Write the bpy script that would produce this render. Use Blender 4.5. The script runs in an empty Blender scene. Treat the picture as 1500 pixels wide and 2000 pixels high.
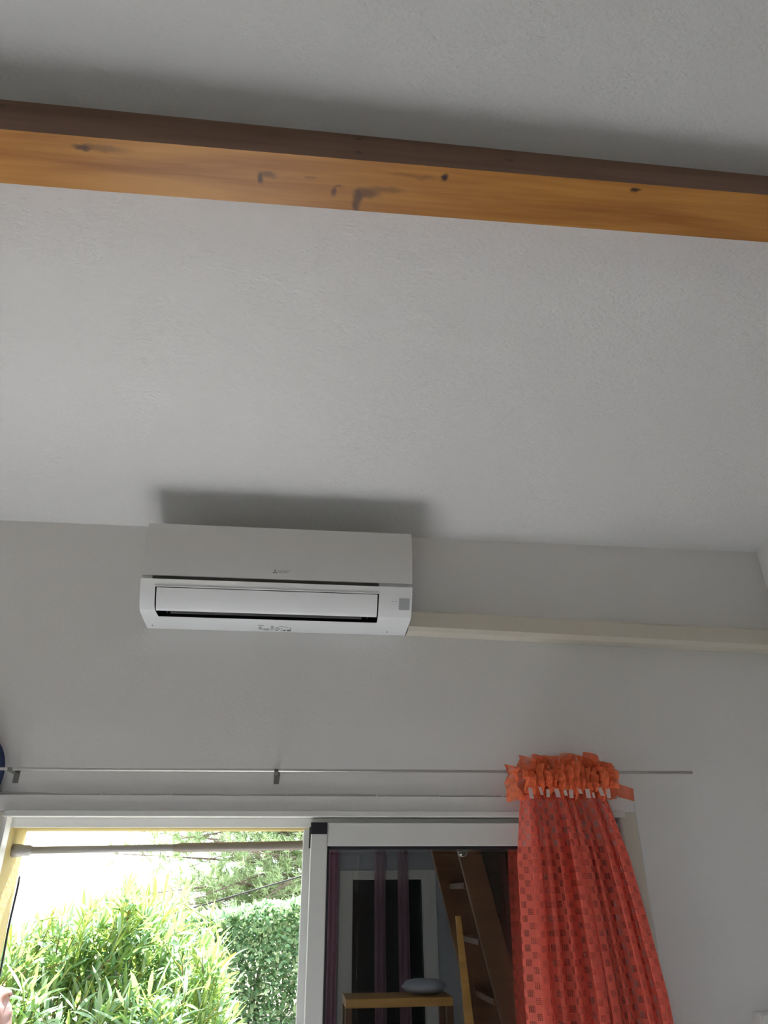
import bpy, bmesh, math, random
from mathutils import Vector, Matrix, noise
from math import sin, cos, pi, radians, tan, exp, sqrt

random.seed(7)
scene = bpy.context.scene
COL = scene.collection

# ------------------------------------------------------------------ camera
EYE, DIST = 1.84, 2.27
yaw, pitch, roll = radians(6.704), radians(28.105), radians(-0.534)
Fv = Vector((sin(yaw)*cos(pitch), cos(yaw)*cos(pitch), sin(pitch)))
r0 = Vector((cos(yaw), -sin(yaw), 0)); u0 = r0.cross(Fv)
Rv = r0*cos(roll) + u0*sin(roll); Uv = u0*cos(roll) - r0*sin(roll)
cam_data = bpy.data.cameras.new('camera')
cam_data.sensor_fit = 'HORIZONTAL'; cam_data.sensor_width = 36.0
cam_data.lens = 1402.66/1500*36.0
cam_data.clip_start = 0.02
cam = bpy.data.objects.new('camera', cam_data); COL.objects.link(cam)
cam.matrix_world = Matrix(((Rv.x, Uv.x, -Fv.x, 0), (Rv.y, Uv.y, -Fv.y, -DIST), (Rv.z, Uv.z, -Fv.z, EYE), (0, 0, 0, 1)))
scene.camera = cam

# ------------------------------------------------------------------ light
SKY_STRENGTH = 5.2
SUN_STRENGTH = 50.0
world = bpy.data.worlds.new('hazy_sky'); scene.world = world
world.use_nodes = True
bg = world.node_tree.nodes['Background']
bg.inputs[0].default_value = (0.82, 0.91, 1.0, 1); bg.inputs[1].default_value = SKY_STRENGTH
sun_d = bpy.data.lights.new('sun', 'SUN'); sun_d.energy = SUN_STRENGTH; sun_d.angle = radians(1.5)
sun_d.color = (1.0, 0.975, 0.95)
sun = bpy.data.objects.new('sun', sun_d); COL.objects.link(sun)
sun.rotation_euler = Vector((-0.06, -0.50, -0.86)).to_track_quat('-Z', 'Y').to_euler()
vs = scene.view_settings
vs.view_transform = 'Standard'; vs.look = 'None'; vs.gamma = 1.0; vs.use_curve_mapping = False
vs.exposure = -0.12

# ------------------------------------------------------------------ helpers
def nodes_of(name):
    m = bpy.data.materials.new(name); m.use_nodes = True
    nt = m.node_tree
    return m, nt, nt.nodes['Principled BSDF'], nt.nodes['Material Output']

def mat(name, col, rough=0.5, metal=0.0, spec=0.5, coat=0.0):
    m, nt, b, o = nodes_of(name)
    b.inputs['Base Color'].default_value = (*col, 1)
    b.inputs['Roughness'].default_value = rough
    b.inputs['Metallic'].default_value = metal
    b.inputs['Specular IOR Level'].default_value = spec
    b.inputs['Coat Weight'].default_value = coat
    # slight tonal variation so that no surface is perfectly even
    tc = nt.nodes.new('ShaderNodeTexCoord'); nz = nt.nodes.new('ShaderNodeTexNoise')
    nz.inputs['Scale'].default_value = 9.0; nz.inputs['Detail'].default_value = 3
    nt.links.new(tc.outputs['Object'], nz.inputs['Vector'])
    hv = nt.nodes.new('ShaderNodeHueSaturation'); hv.inputs['Color'].default_value = (*col, 1)
    mr = nt.nodes.new('ShaderNodeMapRange'); mr.inputs['To Min'].default_value = .96; mr.inputs['To Max'].default_value = 1.04
    nt.links.new(nz.outputs['Fac'], mr.inputs['Value']); nt.links.new(mr.outputs['Result'], hv.inputs['Value'])
    nt.links.new(hv.outputs['Color'], b.inputs['Base Color'])
    return m

def plaster(name, col, scale=170.0, strength=0.35, stretch=(1, 1, 1), dist=0.004):
    m, nt, b, o = nodes_of(name)
    b.inputs['Base Color'].default_value = (*col, 1); b.inputs['Roughness'].default_value = .9
    b.inputs['Specular IOR Level'].default_value = .2
    tc = nt.nodes.new('ShaderNodeTexCoord'); mp = nt.nodes.new('ShaderNodeMapping')
    mp.inputs['Scale'].default_value = stretch
    nt.links.new(tc.outputs['Object'], mp.inputs['Vector'])
    n1 = nt.nodes.new('ShaderNodeTexNoise'); n1.inputs['Scale'].default_value = scale; n1.inputs['Detail'].default_value = 4
    n2 = nt.nodes.new('ShaderNodeTexNoise'); n2.inputs['Scale'].default_value = scale*.35; n2.inputs['Detail'].default_value = 2
    nt.links.new(mp.outputs[0], n1.inputs['Vector']); nt.links.new(mp.outputs[0], n2.inputs['Vector'])
    ad = nt.nodes.new('ShaderNodeMath'); ad.operation = 'ADD'
    nt.links.new(n1.outputs['Fac'], ad.inputs[0]); nt.links.new(n2.outputs['Fac'], ad.inputs[1])
    bp = nt.nodes.new('ShaderNodeBump'); bp.inputs['Strength'].default_value = strength; bp.inputs['Distance'].default_value = dist
    nt.links.new(ad.outputs[0], bp.inputs['Height']); nt.links.new(bp.outputs[0], b.inputs['Normal'])
    n3 = nt.nodes.new('ShaderNodeTexNoise'); n3.inputs['Scale'].default_value = 1.3
    nt.links.new(tc.outputs['Object'], n3.inputs['Vector'])
    hv = nt.nodes.new('ShaderNodeHueSaturation'); hv.inputs['Color'].default_value = (*col, 1)
    mr = nt.nodes.new('ShaderNodeMapRange'); mr.inputs['To Min'].default_value = .97; mr.inputs['To Max'].default_value = 1.03
    nt.links.new(n3.outputs['Fac'], mr.inputs['Value']); nt.links.new(mr.outputs['Result'], hv.inputs['Value'])
    nt.links.new(hv.outputs['Color'], b.inputs['Base Color'])
    return m

def tag(o, label=None, cat=None, group=None, kind=None):
    if label: o['label'] = label
    if cat: o['category'] = cat
    if group: o['group'] = group
    if kind: o['kind'] = kind
    return o

def empty(name, loc=(0, 0, 0), rz=0):
    o = bpy.data.objects.new(name, None); COL.objects.link(o)
    o.empty_display_size = .1
    o.location = loc; o.rotation_euler = (0, 0, rz)
    return o

class MB:
    def __init__(s): s.v = []; s.f = []; s.m = []; s.uv = None
    def add(s, vs, fs, mi=0):
        n = len(s.v); s.v += [tuple(p) for p in vs]
        for f in fs: s.f.append(tuple(i+n for i in f)); s.m.append(mi)
    def box(s, x0, x1, y0, y1, z0, z1, mi=0):
        if x0 > x1: x0, x1 = x1, x0
        if y0 > y1: y0, y1 = y1, y0
        if z0 > z1: z0, z1 = z1, z0
        v = [(x, y, z) for x in (x0, x1) for y in (y0, y1) for z in (z0, z1)]
        s.add(v, [(0, 1, 3, 2), (4, 6, 7, 5), (0, 4, 5, 1), (2, 3, 7, 6), (0, 2, 6, 4), (1, 5, 7, 3)], mi)
    def prism(s, poly, axis_pts, mi=0):
        """poly: list of offsets (a,b) in Y,Z ; axis_pts: list of (x, dy, dz)"""
        n = len(poly); vv = []
        for (x, dy, dz) in axis_pts:
            for (a, b) in poly: vv.append((x, a+dy, b+dz))
        ff = []
        for k in range(len(axis_pts)-1):
            for i in range(n):
                j = (i+1) % n
                ff.append((k*n+i, k*n+j, (k+1)*n+j, (k+1)*n+i))
        ff.append(tuple(range(n-1, -1, -1))); ff.append(tuple((len(axis_pts)-1)*n+i for i in range(n)))
        s.add(vv, ff, mi)
    def tube(s, pts, rad, seg=8, mi=0, cap=True):
        pts = [Vector(p) for p in pts]
        rr = rad if isinstance(rad, (list, tuple)) else [rad]*len(pts)
        rings = []
        prev = None
        for i, p in enumerate(pts):
            t = (pts[min(i+1, len(pts)-1)] - pts[max(i-1, 0)]).normalized()
            if prev is None:
                a = Vector((0, 0, 1)) if abs(t.z) < .9 else Vector((1, 0, 0))
                n = t.cross(a).normalized()
            else:
                n = (prev - t*prev.dot(t)).normalized()
            prev = n; b = t.cross(n)
            rings.append([p + (n*cos(2*pi*k/seg) + b*sin(2*pi*k/seg))*rr[i] for k in range(seg)])
        vv = [q for r in rings for q in r]; ff = []
        for i in range(len(pts)-1):
            for k in range(seg):
                j = (k+1) % seg
                ff.append((i*seg+k, i*seg+j, (i+1)*seg+j, (i+1)*seg+k))
        if cap:
            ff.append(tuple(range(seg-1, -1, -1))); ff.append(tuple((len(pts)-1)*seg+k for k in range(seg)))
        s.add(vv, ff, mi)
    def lathe(s, prof, c, ax='Y', seg=40, mi=0):
        """prof: (radius, along-axis) pairs"""
        vv = []; ff = []
        for (r, h) in prof:
            for k in range(seg):
                a = 2*pi*k/seg
                if ax == 'Y': vv.append((c[0]+r*cos(a), c[1]+h, c[2]+r*sin(a)))
                else: vv.append((c[0]+r*cos(a), c[1]+r*sin(a), c[2]+h))
        for i in range(len(prof)-1):
            for k in range(seg):
                j = (k+1) % seg
                ff.append((i*seg+k, i*seg+j, (i+1)*seg+j, (i+1)*seg+k))
        ff.append(tuple(range(seg))); ff.append(tuple((len(prof)-1)*seg+k for k in range(seg-1, -1, -1)))
        s.add(vv, ff, mi)
    def build(s, name, mats, parent=None, smooth=False, bevel=0, bseg=2, recalc=True):
        me = bpy.data.meshes.new(name)
        me.from_pydata(s.v, [], s.f)
        if not isinstance(mats, (list, tuple)): mats = [mats]
        for m in mats: me.materials.append(m)
        me.polygons.foreach_set('material_index', s.m)
        if s.uv:
            ul = me.uv_layers.new(name='UVMap')
            idx = [l.vertex_index for l in me.loops]
            ul.data.foreach_set('uv', [c for i in idx for c in s.uv[i]])
        if recalc:
            bm = bmesh.new(); bm.from_mesh(me)
            bmesh.ops.recalc_face_normals(bm, faces=bm.faces)
            bm.to_mesh(me); bm.free()
        if smooth: me.polygons.foreach_set('use_smooth', [True]*len(me.polygons))
        me.update()
        o = bpy.data.objects.new(name, me); COL.objects.link(o)
        if parent: o.parent = parent
        if bevel:
            b = o.modifiers.new('bevel', 'BEVEL'); b.width = bevel; b.segments = bseg; b.limit_method = 'ANGLE'
            b.angle_limit = radians(40)
        return o

def smooth_by_angle(o, deg=35):
    me = o.data
    bm = bmesh.new(); bm.from_mesh(me)
    for f in bm.faces: f.smooth = True
    for e in bm.edges:
        if len(e.link_faces) == 2 and e.calc_face_angle(0) > radians(deg): e.smooth = False
    bm.to_mesh(me); bm.free()

# ------------------------------------------------------------------ materials
M = {}
M['wall'] = plaster('wall_plaster', (.83, .82, .815), 260, .22)
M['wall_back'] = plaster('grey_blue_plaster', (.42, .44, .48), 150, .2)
M['ceiling'] = plaster('ceiling_plaster', (.79, .79, .79), 120, .55, (.75, 1.0, 1.0), .005)
M['outside'] = plaster('yellow_render', (.46, .375, .18), 120, .3)
M['white_pvc'] = mat('white_lacquered_aluminium', (.74, .74, .72), .35)
M['ac_white'] = mat('white_gloss_plastic', (.85, .87, .89), .28, coat=.35)
M['ac_panel'] = mat('white_front_panel_plastic', (.74, .735, .73), .22, coat=.5)
M['dark'] = mat('dark_blue_grey_plastic', (.022, .025, .035), .45)
M['black'] = mat('black_rubber', (.010, .010, .016), .5)
M['gap'] = mat('dark_grey_gap', (.05, .05, .05), .6)
M['grey'] = mat('translucent_grey_window', (.42, .44, .46), .3)
M['print'] = mat('grey_print', (.16, .16, .17), .6)
M['print_light'] = mat('pale_grey_print', (.42, .44, .43), .6)
M['cream'] = mat('cream_pvc', (.68, .64, .55), .4)
M['steel'] = mat('brushed_steel', (.55, .54, .52), .35, metal=.9)
M['dark_metal'] = mat('dull_metal', (.20, .20, .19), .45, metal=.6)
M['cable_white'] = mat('white_cable_sheath', (.62, .61, .60), .5)
M['blue'] = mat('dark_blue_enamel', (.010, .022, .085), .35)
M['tube_white'] = mat('white_tube', (.34, .335, .33), .4)
M['tube_beige'] = mat('beige_tube', (.27, .235, .20), .45)
M['shutter'] = mat('dark_brown_shutter', (.010, .009, .010), .6)
M['tile'] = mat('pale_floor_tile', (.67, .68, .70), .35)
M['pave'] = mat('pale_paving', (.62, .61, .59), .8)
M['bark'] = mat('grey_brown_bark', (.16, .12, .10), .9)
M['soil'] = mat('garden_soil', (.13, .12, .075), .95)
M['pane_dark'] = mat('dark_pane', (.02, .025, .03), .2)
M['skin'] = None

def wood(name, c1, c2, dark, knots=()):
    """pine: grain lines along X, soft bands, hand placed knots (object coordinates)"""
    m, nt, b, o = nodes_of(name)
    b.inputs['Roughness'].default_value = .42
    tc = nt.nodes.new('ShaderNodeTexCoord'); mp = nt.nodes.new('ShaderNodeMapping')
    mp.inputs['Scale'].default_value = (.8, 9, 9)
    nt.links.new(tc.outputs['Object'], mp.inputs['Vector'])
    n1 = nt.nodes.new('ShaderNodeTexNoise'); n1.inputs['Scale'].default_value = 2.2; n1.inputs['Detail'].default_value = 5
    n1.inputs['Distortion'].default_value = .6
    nt.links.new(mp.outputs[0], n1.inputs['Vector'])
    mp2 = nt.nodes.new('ShaderNodeMapping'); mp2.inputs['Scale'].default_value = (2.5, 90, 90)
    nt.links.new(tc.outputs['Object'], mp2.inputs['Vector'])
    n2 = nt.nodes.new('ShaderNodeTexNoise'); n2.inputs['Scale'].default_value = 1.5; n2.inputs['Detail'].default_value = 2
    nt.links.new(mp2.outputs[0], n2.inputs['Vector'])
    cr = nt.nodes.new('ShaderNodeValToRGB')
    cr.color_ramp.elements[0].position = .32; cr.color_ramp.elements[0].color = (*c1, 1)
    cr.color_ramp.elements[1].position = .68; cr.color_ramp.elements[1].color = (*c2, 1)
    mx = nt.nodes.new('ShaderNodeMath'); mx.operation = 'MULTIPLY_ADD'; mx.inputs[1].default_value = .25
    nt.links.new(n2.outputs['Fac'], mx.inputs[0]); nt.links.new(n1.outputs['Fac'], mx.inputs[2])
    sb = nt.nodes.new('ShaderNodeMath'); sb.operation = 'SUBTRACT'; sb.inputs[1].default_value = .125
    nt.links.new(mx.outputs[0], sb.inputs[0]); nt.links.new(sb.outputs[0], cr.inputs['Fac'])
    last = cr.outputs['Color']
    # warp for the knots
    nw = nt.nodes.new('ShaderNodeTexNoise'); nw.inputs['Scale'].default_value = 45
    nt.links.new(tc.outputs['Object'], nw.inputs['Vector'])
    vm = nt.nodes.new('ShaderNodeVectorMath'); vm.operation = 'MULTIPLY_ADD'
    vm.inputs[1].default_value = (.016,)*3; 
    nt.links.new(nw.outputs['Color'], vm.inputs[0]); nt.links.new(tc.outputs['Object'], vm.inputs[2])
    for (p, sx, sy, st) in knots:
        s1 = nt.nodes.new('ShaderNodeVectorMath'); s1.operation = 'SUBTRACT'
        s1.inputs[1].default_value = (p[0]+.008, p[1]+.008, p[2]+.008)
        nt.links.new(vm.outputs[0], s1.inputs[0])
        s2 = nt.nodes.new('ShaderNodeVectorMath'); s2.operation = 'DIVIDE'; s2.inputs[1].default_value = (sx, sy, sy*1.5)
        nt.links.new(s1.outputs[0], s2.inputs[0])
        ln = nt.nodes.new('ShaderNodeVectorMath'); ln.operation = 'LENGTH'; nt.links.new(s2.outputs[0], ln.inputs[0])
        mr = nt.nodes.new('ShaderNodeMapRange'); mr.interpolation_type = 'SMOOTHSTEP'
        mr.inputs['From Min'].default_value = .35; mr.inputs['From Max'].default_value = 1.25
        mr.inputs['To Min'].default_value = st; mr.inputs['To Max'].default_value = 0
        nt.links.new(ln.outputs['Value'], mr.inputs['Value'])
        mm = nt.nodes.new('ShaderNodeMixRGB'); mm.inputs['Color2'].default_value = (*dark, 1)
        nt.links.new(mr.outputs['Result'], mm.inputs['Fac']); nt.links.new(last, mm.inputs['Color1'])
        last = mm.outputs['Color']
    nt.links.new(last, b.inputs['Base Color'])
    return m

def cloth(name, col, alpha_open, alpha_solid, cell=0.0205, transl=.30):
    """woven lace: chequered openwork cells with thin threads across them (UV in metres)"""
    m, nt, b, o = nodes_of(name)
    nt.nodes.remove(b)
    L = nt.links.new
    def math(op, a, bb=None, c=None):
        n = nt.nodes.new('ShaderNodeMath'); n.operation = op
        for i, q in enumerate((a, bb, c)):
            if q is None: continue
            if isinstance(q, (int, float)): n.inputs[i].default_value = q
            else: L(q, n.inputs[i])
        return n.outputs[0]
    uv = nt.nodes.new('ShaderNodeUVMap'); sx = nt.nodes.new('ShaderNodeSeparateXYZ'); L(uv.outputs[0], sx.inputs[0])
    u = math('DIVIDE', sx.outputs[0], cell); v = math('DIVIDE', sx.outputs[1], .0172)
    fu = math('FRACT', u); fv = math('FRACT', v)
    iu = math('FLOOR', u); iv = math('FLOOR', v)
    par = math('MODULO', math('ADD', iu, iv), 2.0)
    par = math('ABSOLUTE', par)
    ins = math('MULTIPLY', math('LESS_THAN', math('ABSOLUTE', math('SUBTRACT', fu, .5)), .40),
               math('LESS_THAN', math('ABSOLUTE', math('SUBTRACT', fv, .5)), .46))
    opening = math('MULTIPLY', math('LESS_THAN', par, .5), ins)
    # threads that cross each opening
    th = math('LESS_THAN', math('FRACT', math('MULTIPLY', fu, 4.0)), .28)
    tv = math('LESS_THAN', math('FRACT', math('MULTIPLY', fv, 4.0)), .22)
    thr = math('MAXIMUM', th, tv)
    col4 = math('LESS_THAN', math('ABSOLUTE', math('MODULO', iu, 4.0)), 1.5)
    net = math('MULTIPLY', thr, math('SUBTRACT', .85, math('MULTIPLY', col4, .5)))
    a_open = math('MULTIPLY_ADD', net, .55, alpha_open)
    # alpha = solid + opening*(a_open-solid)
    nz = nt.nodes.new('ShaderNodeTexNoise'); nz.inputs['Scale'].default_value = 600
    L(uv.outputs[0], nz.inputs['Vector'])
    sol = math('MULTIPLY_ADD', nz.outputs['Fac'], .22, alpha_solid-.11)
    al = math('ADD', sol, math('MULTIPLY', opening, math('SUBTRACT', a_open, sol)))
    dif = nt.nodes.new('ShaderNodeBsdfDiffuse'); dif.inputs[0].default_value = (*col, 1)
    tr = nt.nodes.new('ShaderNodeBsdfTranslucent'); tr.inputs[0].default_value = (*col, 1)
    mx = nt.nodes.new('ShaderNodeMixShader'); mx.inputs[0].default_value = transl
    L(dif.outputs[0], mx.inputs[1]); L(tr.outputs[0], mx.inputs[2])
    tp = nt.nodes.new('ShaderNodeBsdfTransparent')
    m2 = nt.nodes.new('ShaderNodeMixShader'); L(al, m2.inputs[0]); L(tp.outputs[0], m2.inputs[1]); L(mx.outputs[0], m2.inputs[2])
    L(m2.outputs[0], o.inputs['Surface'])
    return m

def sheer(name, col, alpha, transl=.4):
    m, nt, b, o = nodes_of(name); nt.nodes.remove(b); L = nt.links.new
    dif = nt.nodes.new('ShaderNodeBsdfDiffuse'); dif.inputs[0].default_value = (*col, 1)
    tr = nt.nodes.new('ShaderNodeBsdfTranslucent'); tr.inputs[0].default_value = (*col, 1)
    mx = nt.nodes.new('ShaderNodeMixShader'); mx.inputs[0].default_value = transl
    L(dif.outputs[0], mx.inputs[1]); L(tr.outputs[0], mx.inputs[2])
    tp = nt.nodes.new('ShaderNodeBsdfTransparent'); m2 = nt.nodes.new('ShaderNodeMixShader')
    m2.inputs[0].default_value = alpha
    L(tp.outputs[0], m2.inputs[1]); L(mx.outputs[0], m2.inputs[2]); L(m2.outputs[0], o.inputs['Surface'])
    return m

def glass(name, refl=.14, tint=(.9, .93, .92)):
    m, nt, b, o = nodes_of(name); nt.nodes.remove(b); L = nt.links.new
    g = nt.nodes.new('ShaderNodeBsdfGlossy'); g.inputs['Roughness'].default_value = .0
    t = nt.nodes.new('ShaderNodeBsdfTransparent'); t.inputs[0].default_value = (*tint, 1)
    fr = nt.nodes.new('ShaderNodeLayerWeight'); fr.inputs['Blend'].default_value = .25
    ma = nt.nodes.new('ShaderNodeMath'); ma.operation = 'MULTIPLY_ADD'; ma.inputs[1].default_value = .6; ma.inputs[2].default_value = refl
    L(fr.outputs['Fresnel'], ma.inputs[0])
    mx = nt.nodes.new('ShaderNodeMixShader'); L(ma.outputs[0], mx.inputs[0]); L(t.outputs[0], mx.inputs[1]); L(g.outputs[0], mx.inputs[2])
    L(mx.outputs[0], o.inputs['Surface'])
    return m

def leaf_mat(name, col, tcol):
    m, nt, b, o = nodes_of(name); L = nt.links.new
    b.inputs['Roughness'].default_value = .32
    geo = nt.nodes.new('ShaderNodeNewGeometry'); hv = nt.nodes.new('ShaderNodeHueSaturation')
    hv.inputs['Color'].default_value = (*col, 1)
    mr = nt.nodes.new('ShaderNodeMapRange'); mr.inputs['To Min'].default_value = .65; mr.inputs['To Max'].default_value = 1.35
    L(geo.outputs['Random Per Island'], mr.inputs['Value']); L(mr.outputs[0], hv.inputs['Value'])
    L(hv.outputs[0], b.inputs['Base Color'])
    tr = nt.nodes.new('ShaderNodeBsdfTranslucent'); tr.inputs[0].default_value = (*tcol, 1)
    mx = nt.nodes.new('ShaderNodeMixShader'); mx.inputs[0].default_value = .42
    L(b.outputs[0], mx.inputs[1]); L(tr.outputs[0], mx.inputs[2]); L(mx.outputs[0], o.inputs['Surface'])
    return m

# ================================================================== SETTING
WX0, WX1, WYB = -2.4, 1.671, -5.0          # left wall, right wall, back wall
SL = 0.268; ZC = 2.962                     # ceiling slope, height at the front wall
OX0, OX1, OZ = -0.806, 0.99, 2.05          # door opening
WT = .21
def ceil_z(y): return ZC - SL*y
def struct(o): o['kind'] = 'structure'; return o

mb = MB(); mb.box(WX0-.15, WX1+.15, WYB-.15, 0.02, -.12, 0)
struct(mb.build('floor', M['tile']))
# front wall: inner plaster skin and outer yellow render around the opening
mb = MB()
for (y0, y1, mi, OZ) in ((0, .06, 0, OZ), (.06, .0853, 1, OZ), (.0853, WT, 1, 2.020)):
    mb.box(WX0-.15, OX0, y0, y1, 0, ZC, mi); mb.box(OX1, WX1+.15, y0, y1, 0, ZC, mi); mb.box(OX0, OX1, y0, y1, OZ, ZC, mi)
OZ = 2.05
struct(mb.build('wall_front', [M['wall'], M['outside']]))
def side_wall(name, x0, x1):
    mb = MB(); yb = WYB-.15
    pr = [(0, 0), (yb, 0), (yb, ceil_z(yb)), (0, ceil_z(0))]
    vv = [(x, y, z) for x in (x0, x1) for (y, z) in pr]
    mb.add(vv, [(0, 1, 2, 3), (7, 6, 5, 4), (0, 4, 5, 1), (1, 5, 6, 2), (2, 6, 7, 3), (3, 7, 4, 0)])
    return struct(mb.build(name, M['wall']))
side_wall('wall_right', WX1, WX1+.15)
side_wall('wall_left', WX0-.15, WX0)
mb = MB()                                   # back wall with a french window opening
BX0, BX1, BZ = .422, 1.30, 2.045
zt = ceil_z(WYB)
WBX0, WBX1, WBZ0, WBZ1 = -2.15, -.65, .85, 2.15      # made-up window, never in the frame, added to fill the room with daylight
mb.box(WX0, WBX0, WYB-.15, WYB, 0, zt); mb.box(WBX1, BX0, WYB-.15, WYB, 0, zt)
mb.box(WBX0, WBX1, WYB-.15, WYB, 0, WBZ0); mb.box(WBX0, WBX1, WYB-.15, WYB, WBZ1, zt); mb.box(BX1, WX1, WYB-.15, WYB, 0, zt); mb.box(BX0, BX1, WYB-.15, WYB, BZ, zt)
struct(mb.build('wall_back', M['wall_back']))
sw_ = struct(bpy.data.objects.new('fill_window', None)); COL.objects.link(sw_); sw_.location = ((WBX0+WBX1)/2, WYB-.07, WBZ0)
for q in ((WBX0+.0005, WBX0+.06), (WBX1-.06, WBX1-.0005), ((WBX0+WBX1)/2-.04, (WBX0+WBX1)/2+.04)):
    mb = MB(); mb.box(q[0], q[1], WYB-.10, WYB-.04, WBZ0+.0005, WBZ1-.0005); o = mb.build('stile', M['white_pvc'], sw_, bevel=.003); o.matrix_parent_inverse = Matrix.Translation(sw_.location).inverted()
for q in ((WBZ0+.0005, WBZ0+.06), (WBZ1-.06, WBZ1-.0005)):
    mb = MB(); mb.box(WBX0+.0605, WBX1-.0605, WYB-.099, WYB-.041, *q); o = mb.build('rail', M['white_pvc'], sw_, bevel=.003); o.matrix_parent_inverse = Matrix.Translation(sw_.location).inverted()
mb = MB(); ya, yb = WT, WYB-.15
vv = [(x, y, ceil_z(y)+dz) for x in (WX0-.15, WX1+.15) for (y, dz) in ((ya, 0), (yb, 0), (yb, .16), (ya, .16))]
mb.add(vv, [(0, 1, 2, 3), (7, 6, 5, 4), (0, 4, 5, 1), (1, 5, 6, 2), (2, 6, 7, 3), (3, 7, 4, 0)])
struct(mb.build('ceiling', M['ceiling']))

# casing boards round the door
mb = MB(); mb.box(OX0-.045, 1.0265, -.014, -.0005, 2.056, 2.0995); struct(mb.build('trim_1', M['wall'], bevel=.002))
mb = MB(); mb.box(.978, 1.0265, -.014, -.0005, 0.0, 2.0555); struct(mb.build('trim_2', M['cream'], bevel=.002))
mb = MB(); mb.box(OX0-.045, OX0+.004, -.014, -.0005, 0.0, 2.0555); struct(mb.build('trim_3', M['cream'], bevel=.002))

# door frame (fixed): head channel, dividers, jambs, sill
door = struct(empty('door_1', (OX0, 0, 0)))
def local(o, root): 
    o.matrix_parent_inverse = Matrix.Translation(root.location).inverted(); return o
mb = MB()
mb.box(OX0+.001, OX1-.001, -.024, -.016, 2.042, 2.058); mb.box(OX0+.001, OX1-.001, -.016, .085, 2.044, OZ-.0005)
local(mb.build('head_channel', M['white_pvc'], door, bevel=.0015), door)
mb = MB(); mb.box(OX0+.004, OX1-.004, .040, .046, 2.019, 2.0435)
local(mb.build('track_divider', M['white_pvc'], door, bevel=.001), door)
mb = MB(); mb.box(OX0+.004, OX1-.004, .079, .085, 2.021, 2.0435)
local(mb.build('outer_flange', M['white_pvc'], door, bevel=.001), door)
for x0, x1 in ((OX0+.0005, OX0+.012), (OX1-.014, OX1-.0005)):
    mb = MB(); mb.box(x0, x1, -.012, .030 if x0 < 0 else .085, .03, 2.0435)
    local(mb.build('jamb', M['white_pvc'], door, bevel=.0015), door)
mb = MB(); mb.box(OX0+.002, OX1-.002, -.01, .085, 0.0005, .03)
local(mb.build('sill_track', M['white_pvc'], door, bevel=.001), door)

M['glass'] = glass('reflecting_glass', .42)
def leaf_door(name, x0, x1, y0, y1, zt, label, sw=.048, top=.062, extras=True):
    d = struct(empty(name, (x0, (y0+y1)/2, .03)))
    P = []
    for a, b in ((x0, x0+sw), (x1-sw, x1)):
        mb = MB(); mb.box(a, b, y0, y1, .031, zt); P.append(mb.build('stile', M['white_pvc'], d, bevel=.003))
    for a, b in ((.031, .031+.09), (zt-top, zt)):
        mb = MB(); mb.box(x0+sw+.0003, x1-sw-.0003, y0+.001, y1-.001, a, b); P.append(mb.build('rail', M['white_pvc'], d, bevel=.002))
    ym = (y0+y1)/2
    mb = MB(); a0, a1, b0, b1 = x0+sw, x1-sw, .121, zt-top; g = .006
    for q in ((a0+.0005, a0+g, b0, b1), (a1-g, a1-.0005, b0, b1), (a0, a1, b0+.0005, b0+g), (a0, a1, b1-g*1.3, b1-.0005)):
        mb.box(q[0], q[1], y0+.003, y1-.003, q[2], q[3])
    P.append(mb.build('gasket', M['black'], d))
    mb = MB(); mb.box(a0+.002, a1-.002, ym-.002, ym+.002, b0+.002, b1-.002)
    P.append(mb.build('glass_pane', M['glass'], d))
    if extras:
        mb = MB(); mb.box(x0-.0012, x0+.0462, y0-.0035, y0+.003, zt-.0303, zt+.0008)
        mb.box(x0+.0005, x0+.0458, y0-.0042, y0-.003, zt-.0289, zt-.0277)
        P.append(mb.build('corner_cap', M['black'], d, bevel=.0008))
        mb = MB(); mb.box(x0-.0048, x0-.0003, y0+.010, y1+.004, zt-.066, zt-.010)
        P.append(mb.build('brush_guide', M['black'], d, bevel=.001))
    for o in P: local(o, d)
    return d
# the front sliding leaf and the one parked behind it
leaf_door('door_2', .0465, .974, .000, .034, 2.0280, '')
leaf_door('door_3', .0250, .952, .049, .077, 2.0150, '', extras=False)

# dark shutter closed outside the right half
sh = empty('folding_shutter', (.53, WT+.03, 0.0))
tag(sh, 'dark closed shutter standing outside behind the glass of the sliding door', 'shutter')
for k in range(8):
    mb = MB(); x = .085+k*.116; mb.box(x, x+.114, WT+.012, WT+.036, .02, 2.12); local(mb.build('board', M['shutter'], sh, bevel=.003), sh)
for z in (.35, 1.75):
    mb = MB(); mb.box(.085, 1.01, WT+.0365, WT+.06, z, z+.1); local(mb.build('batten', M['shutter'], sh), sh)

# ================================================================== BEAM
knots = [((-.479, -1.298, 3.148), .020, .006, .75), ((-.44, -1.300, 3.148), .06, .007, .45),
         ((-.133, -1.264, 3.150), .007, .010, .85), ((-.118, -1.272, 3.150), .022, .007, .55), ((-.03, -1.275, 3.151), .012, .006, .35),
         ((.021, -1.248, 3.148), .007, .013, .7), ((.030, -1.262, 3.15), .011, .004, .55),
         ((.070, -1.232, 3.147), .011, .030, .75), ((.090, -1.251, 3.150), .030, .012, .65), ((.130, -1.262, 3.152), .05, .008, .4),
         ((.251, -1.293, 3.168), .009, .0085, 1.0), ((.190, -1.292, 3.163), .06, .006, .3), ((.668, -1.298, 3.181), .013, .006, .95),
         ((.068, -1.284, 3.283), .012, .008, .7), ((.067, -1.304, 3.208), .011, .008, .7), ((.396, -1.294, 3.246), .012, .008, .6),
         ((-.661, -1.287, 3.271), .012, .010, .6), ((-.50, -1.291, 3.262), .12, .007, .3), ((.124, -1.28, 3.297), .2, .006, .35)]
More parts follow.
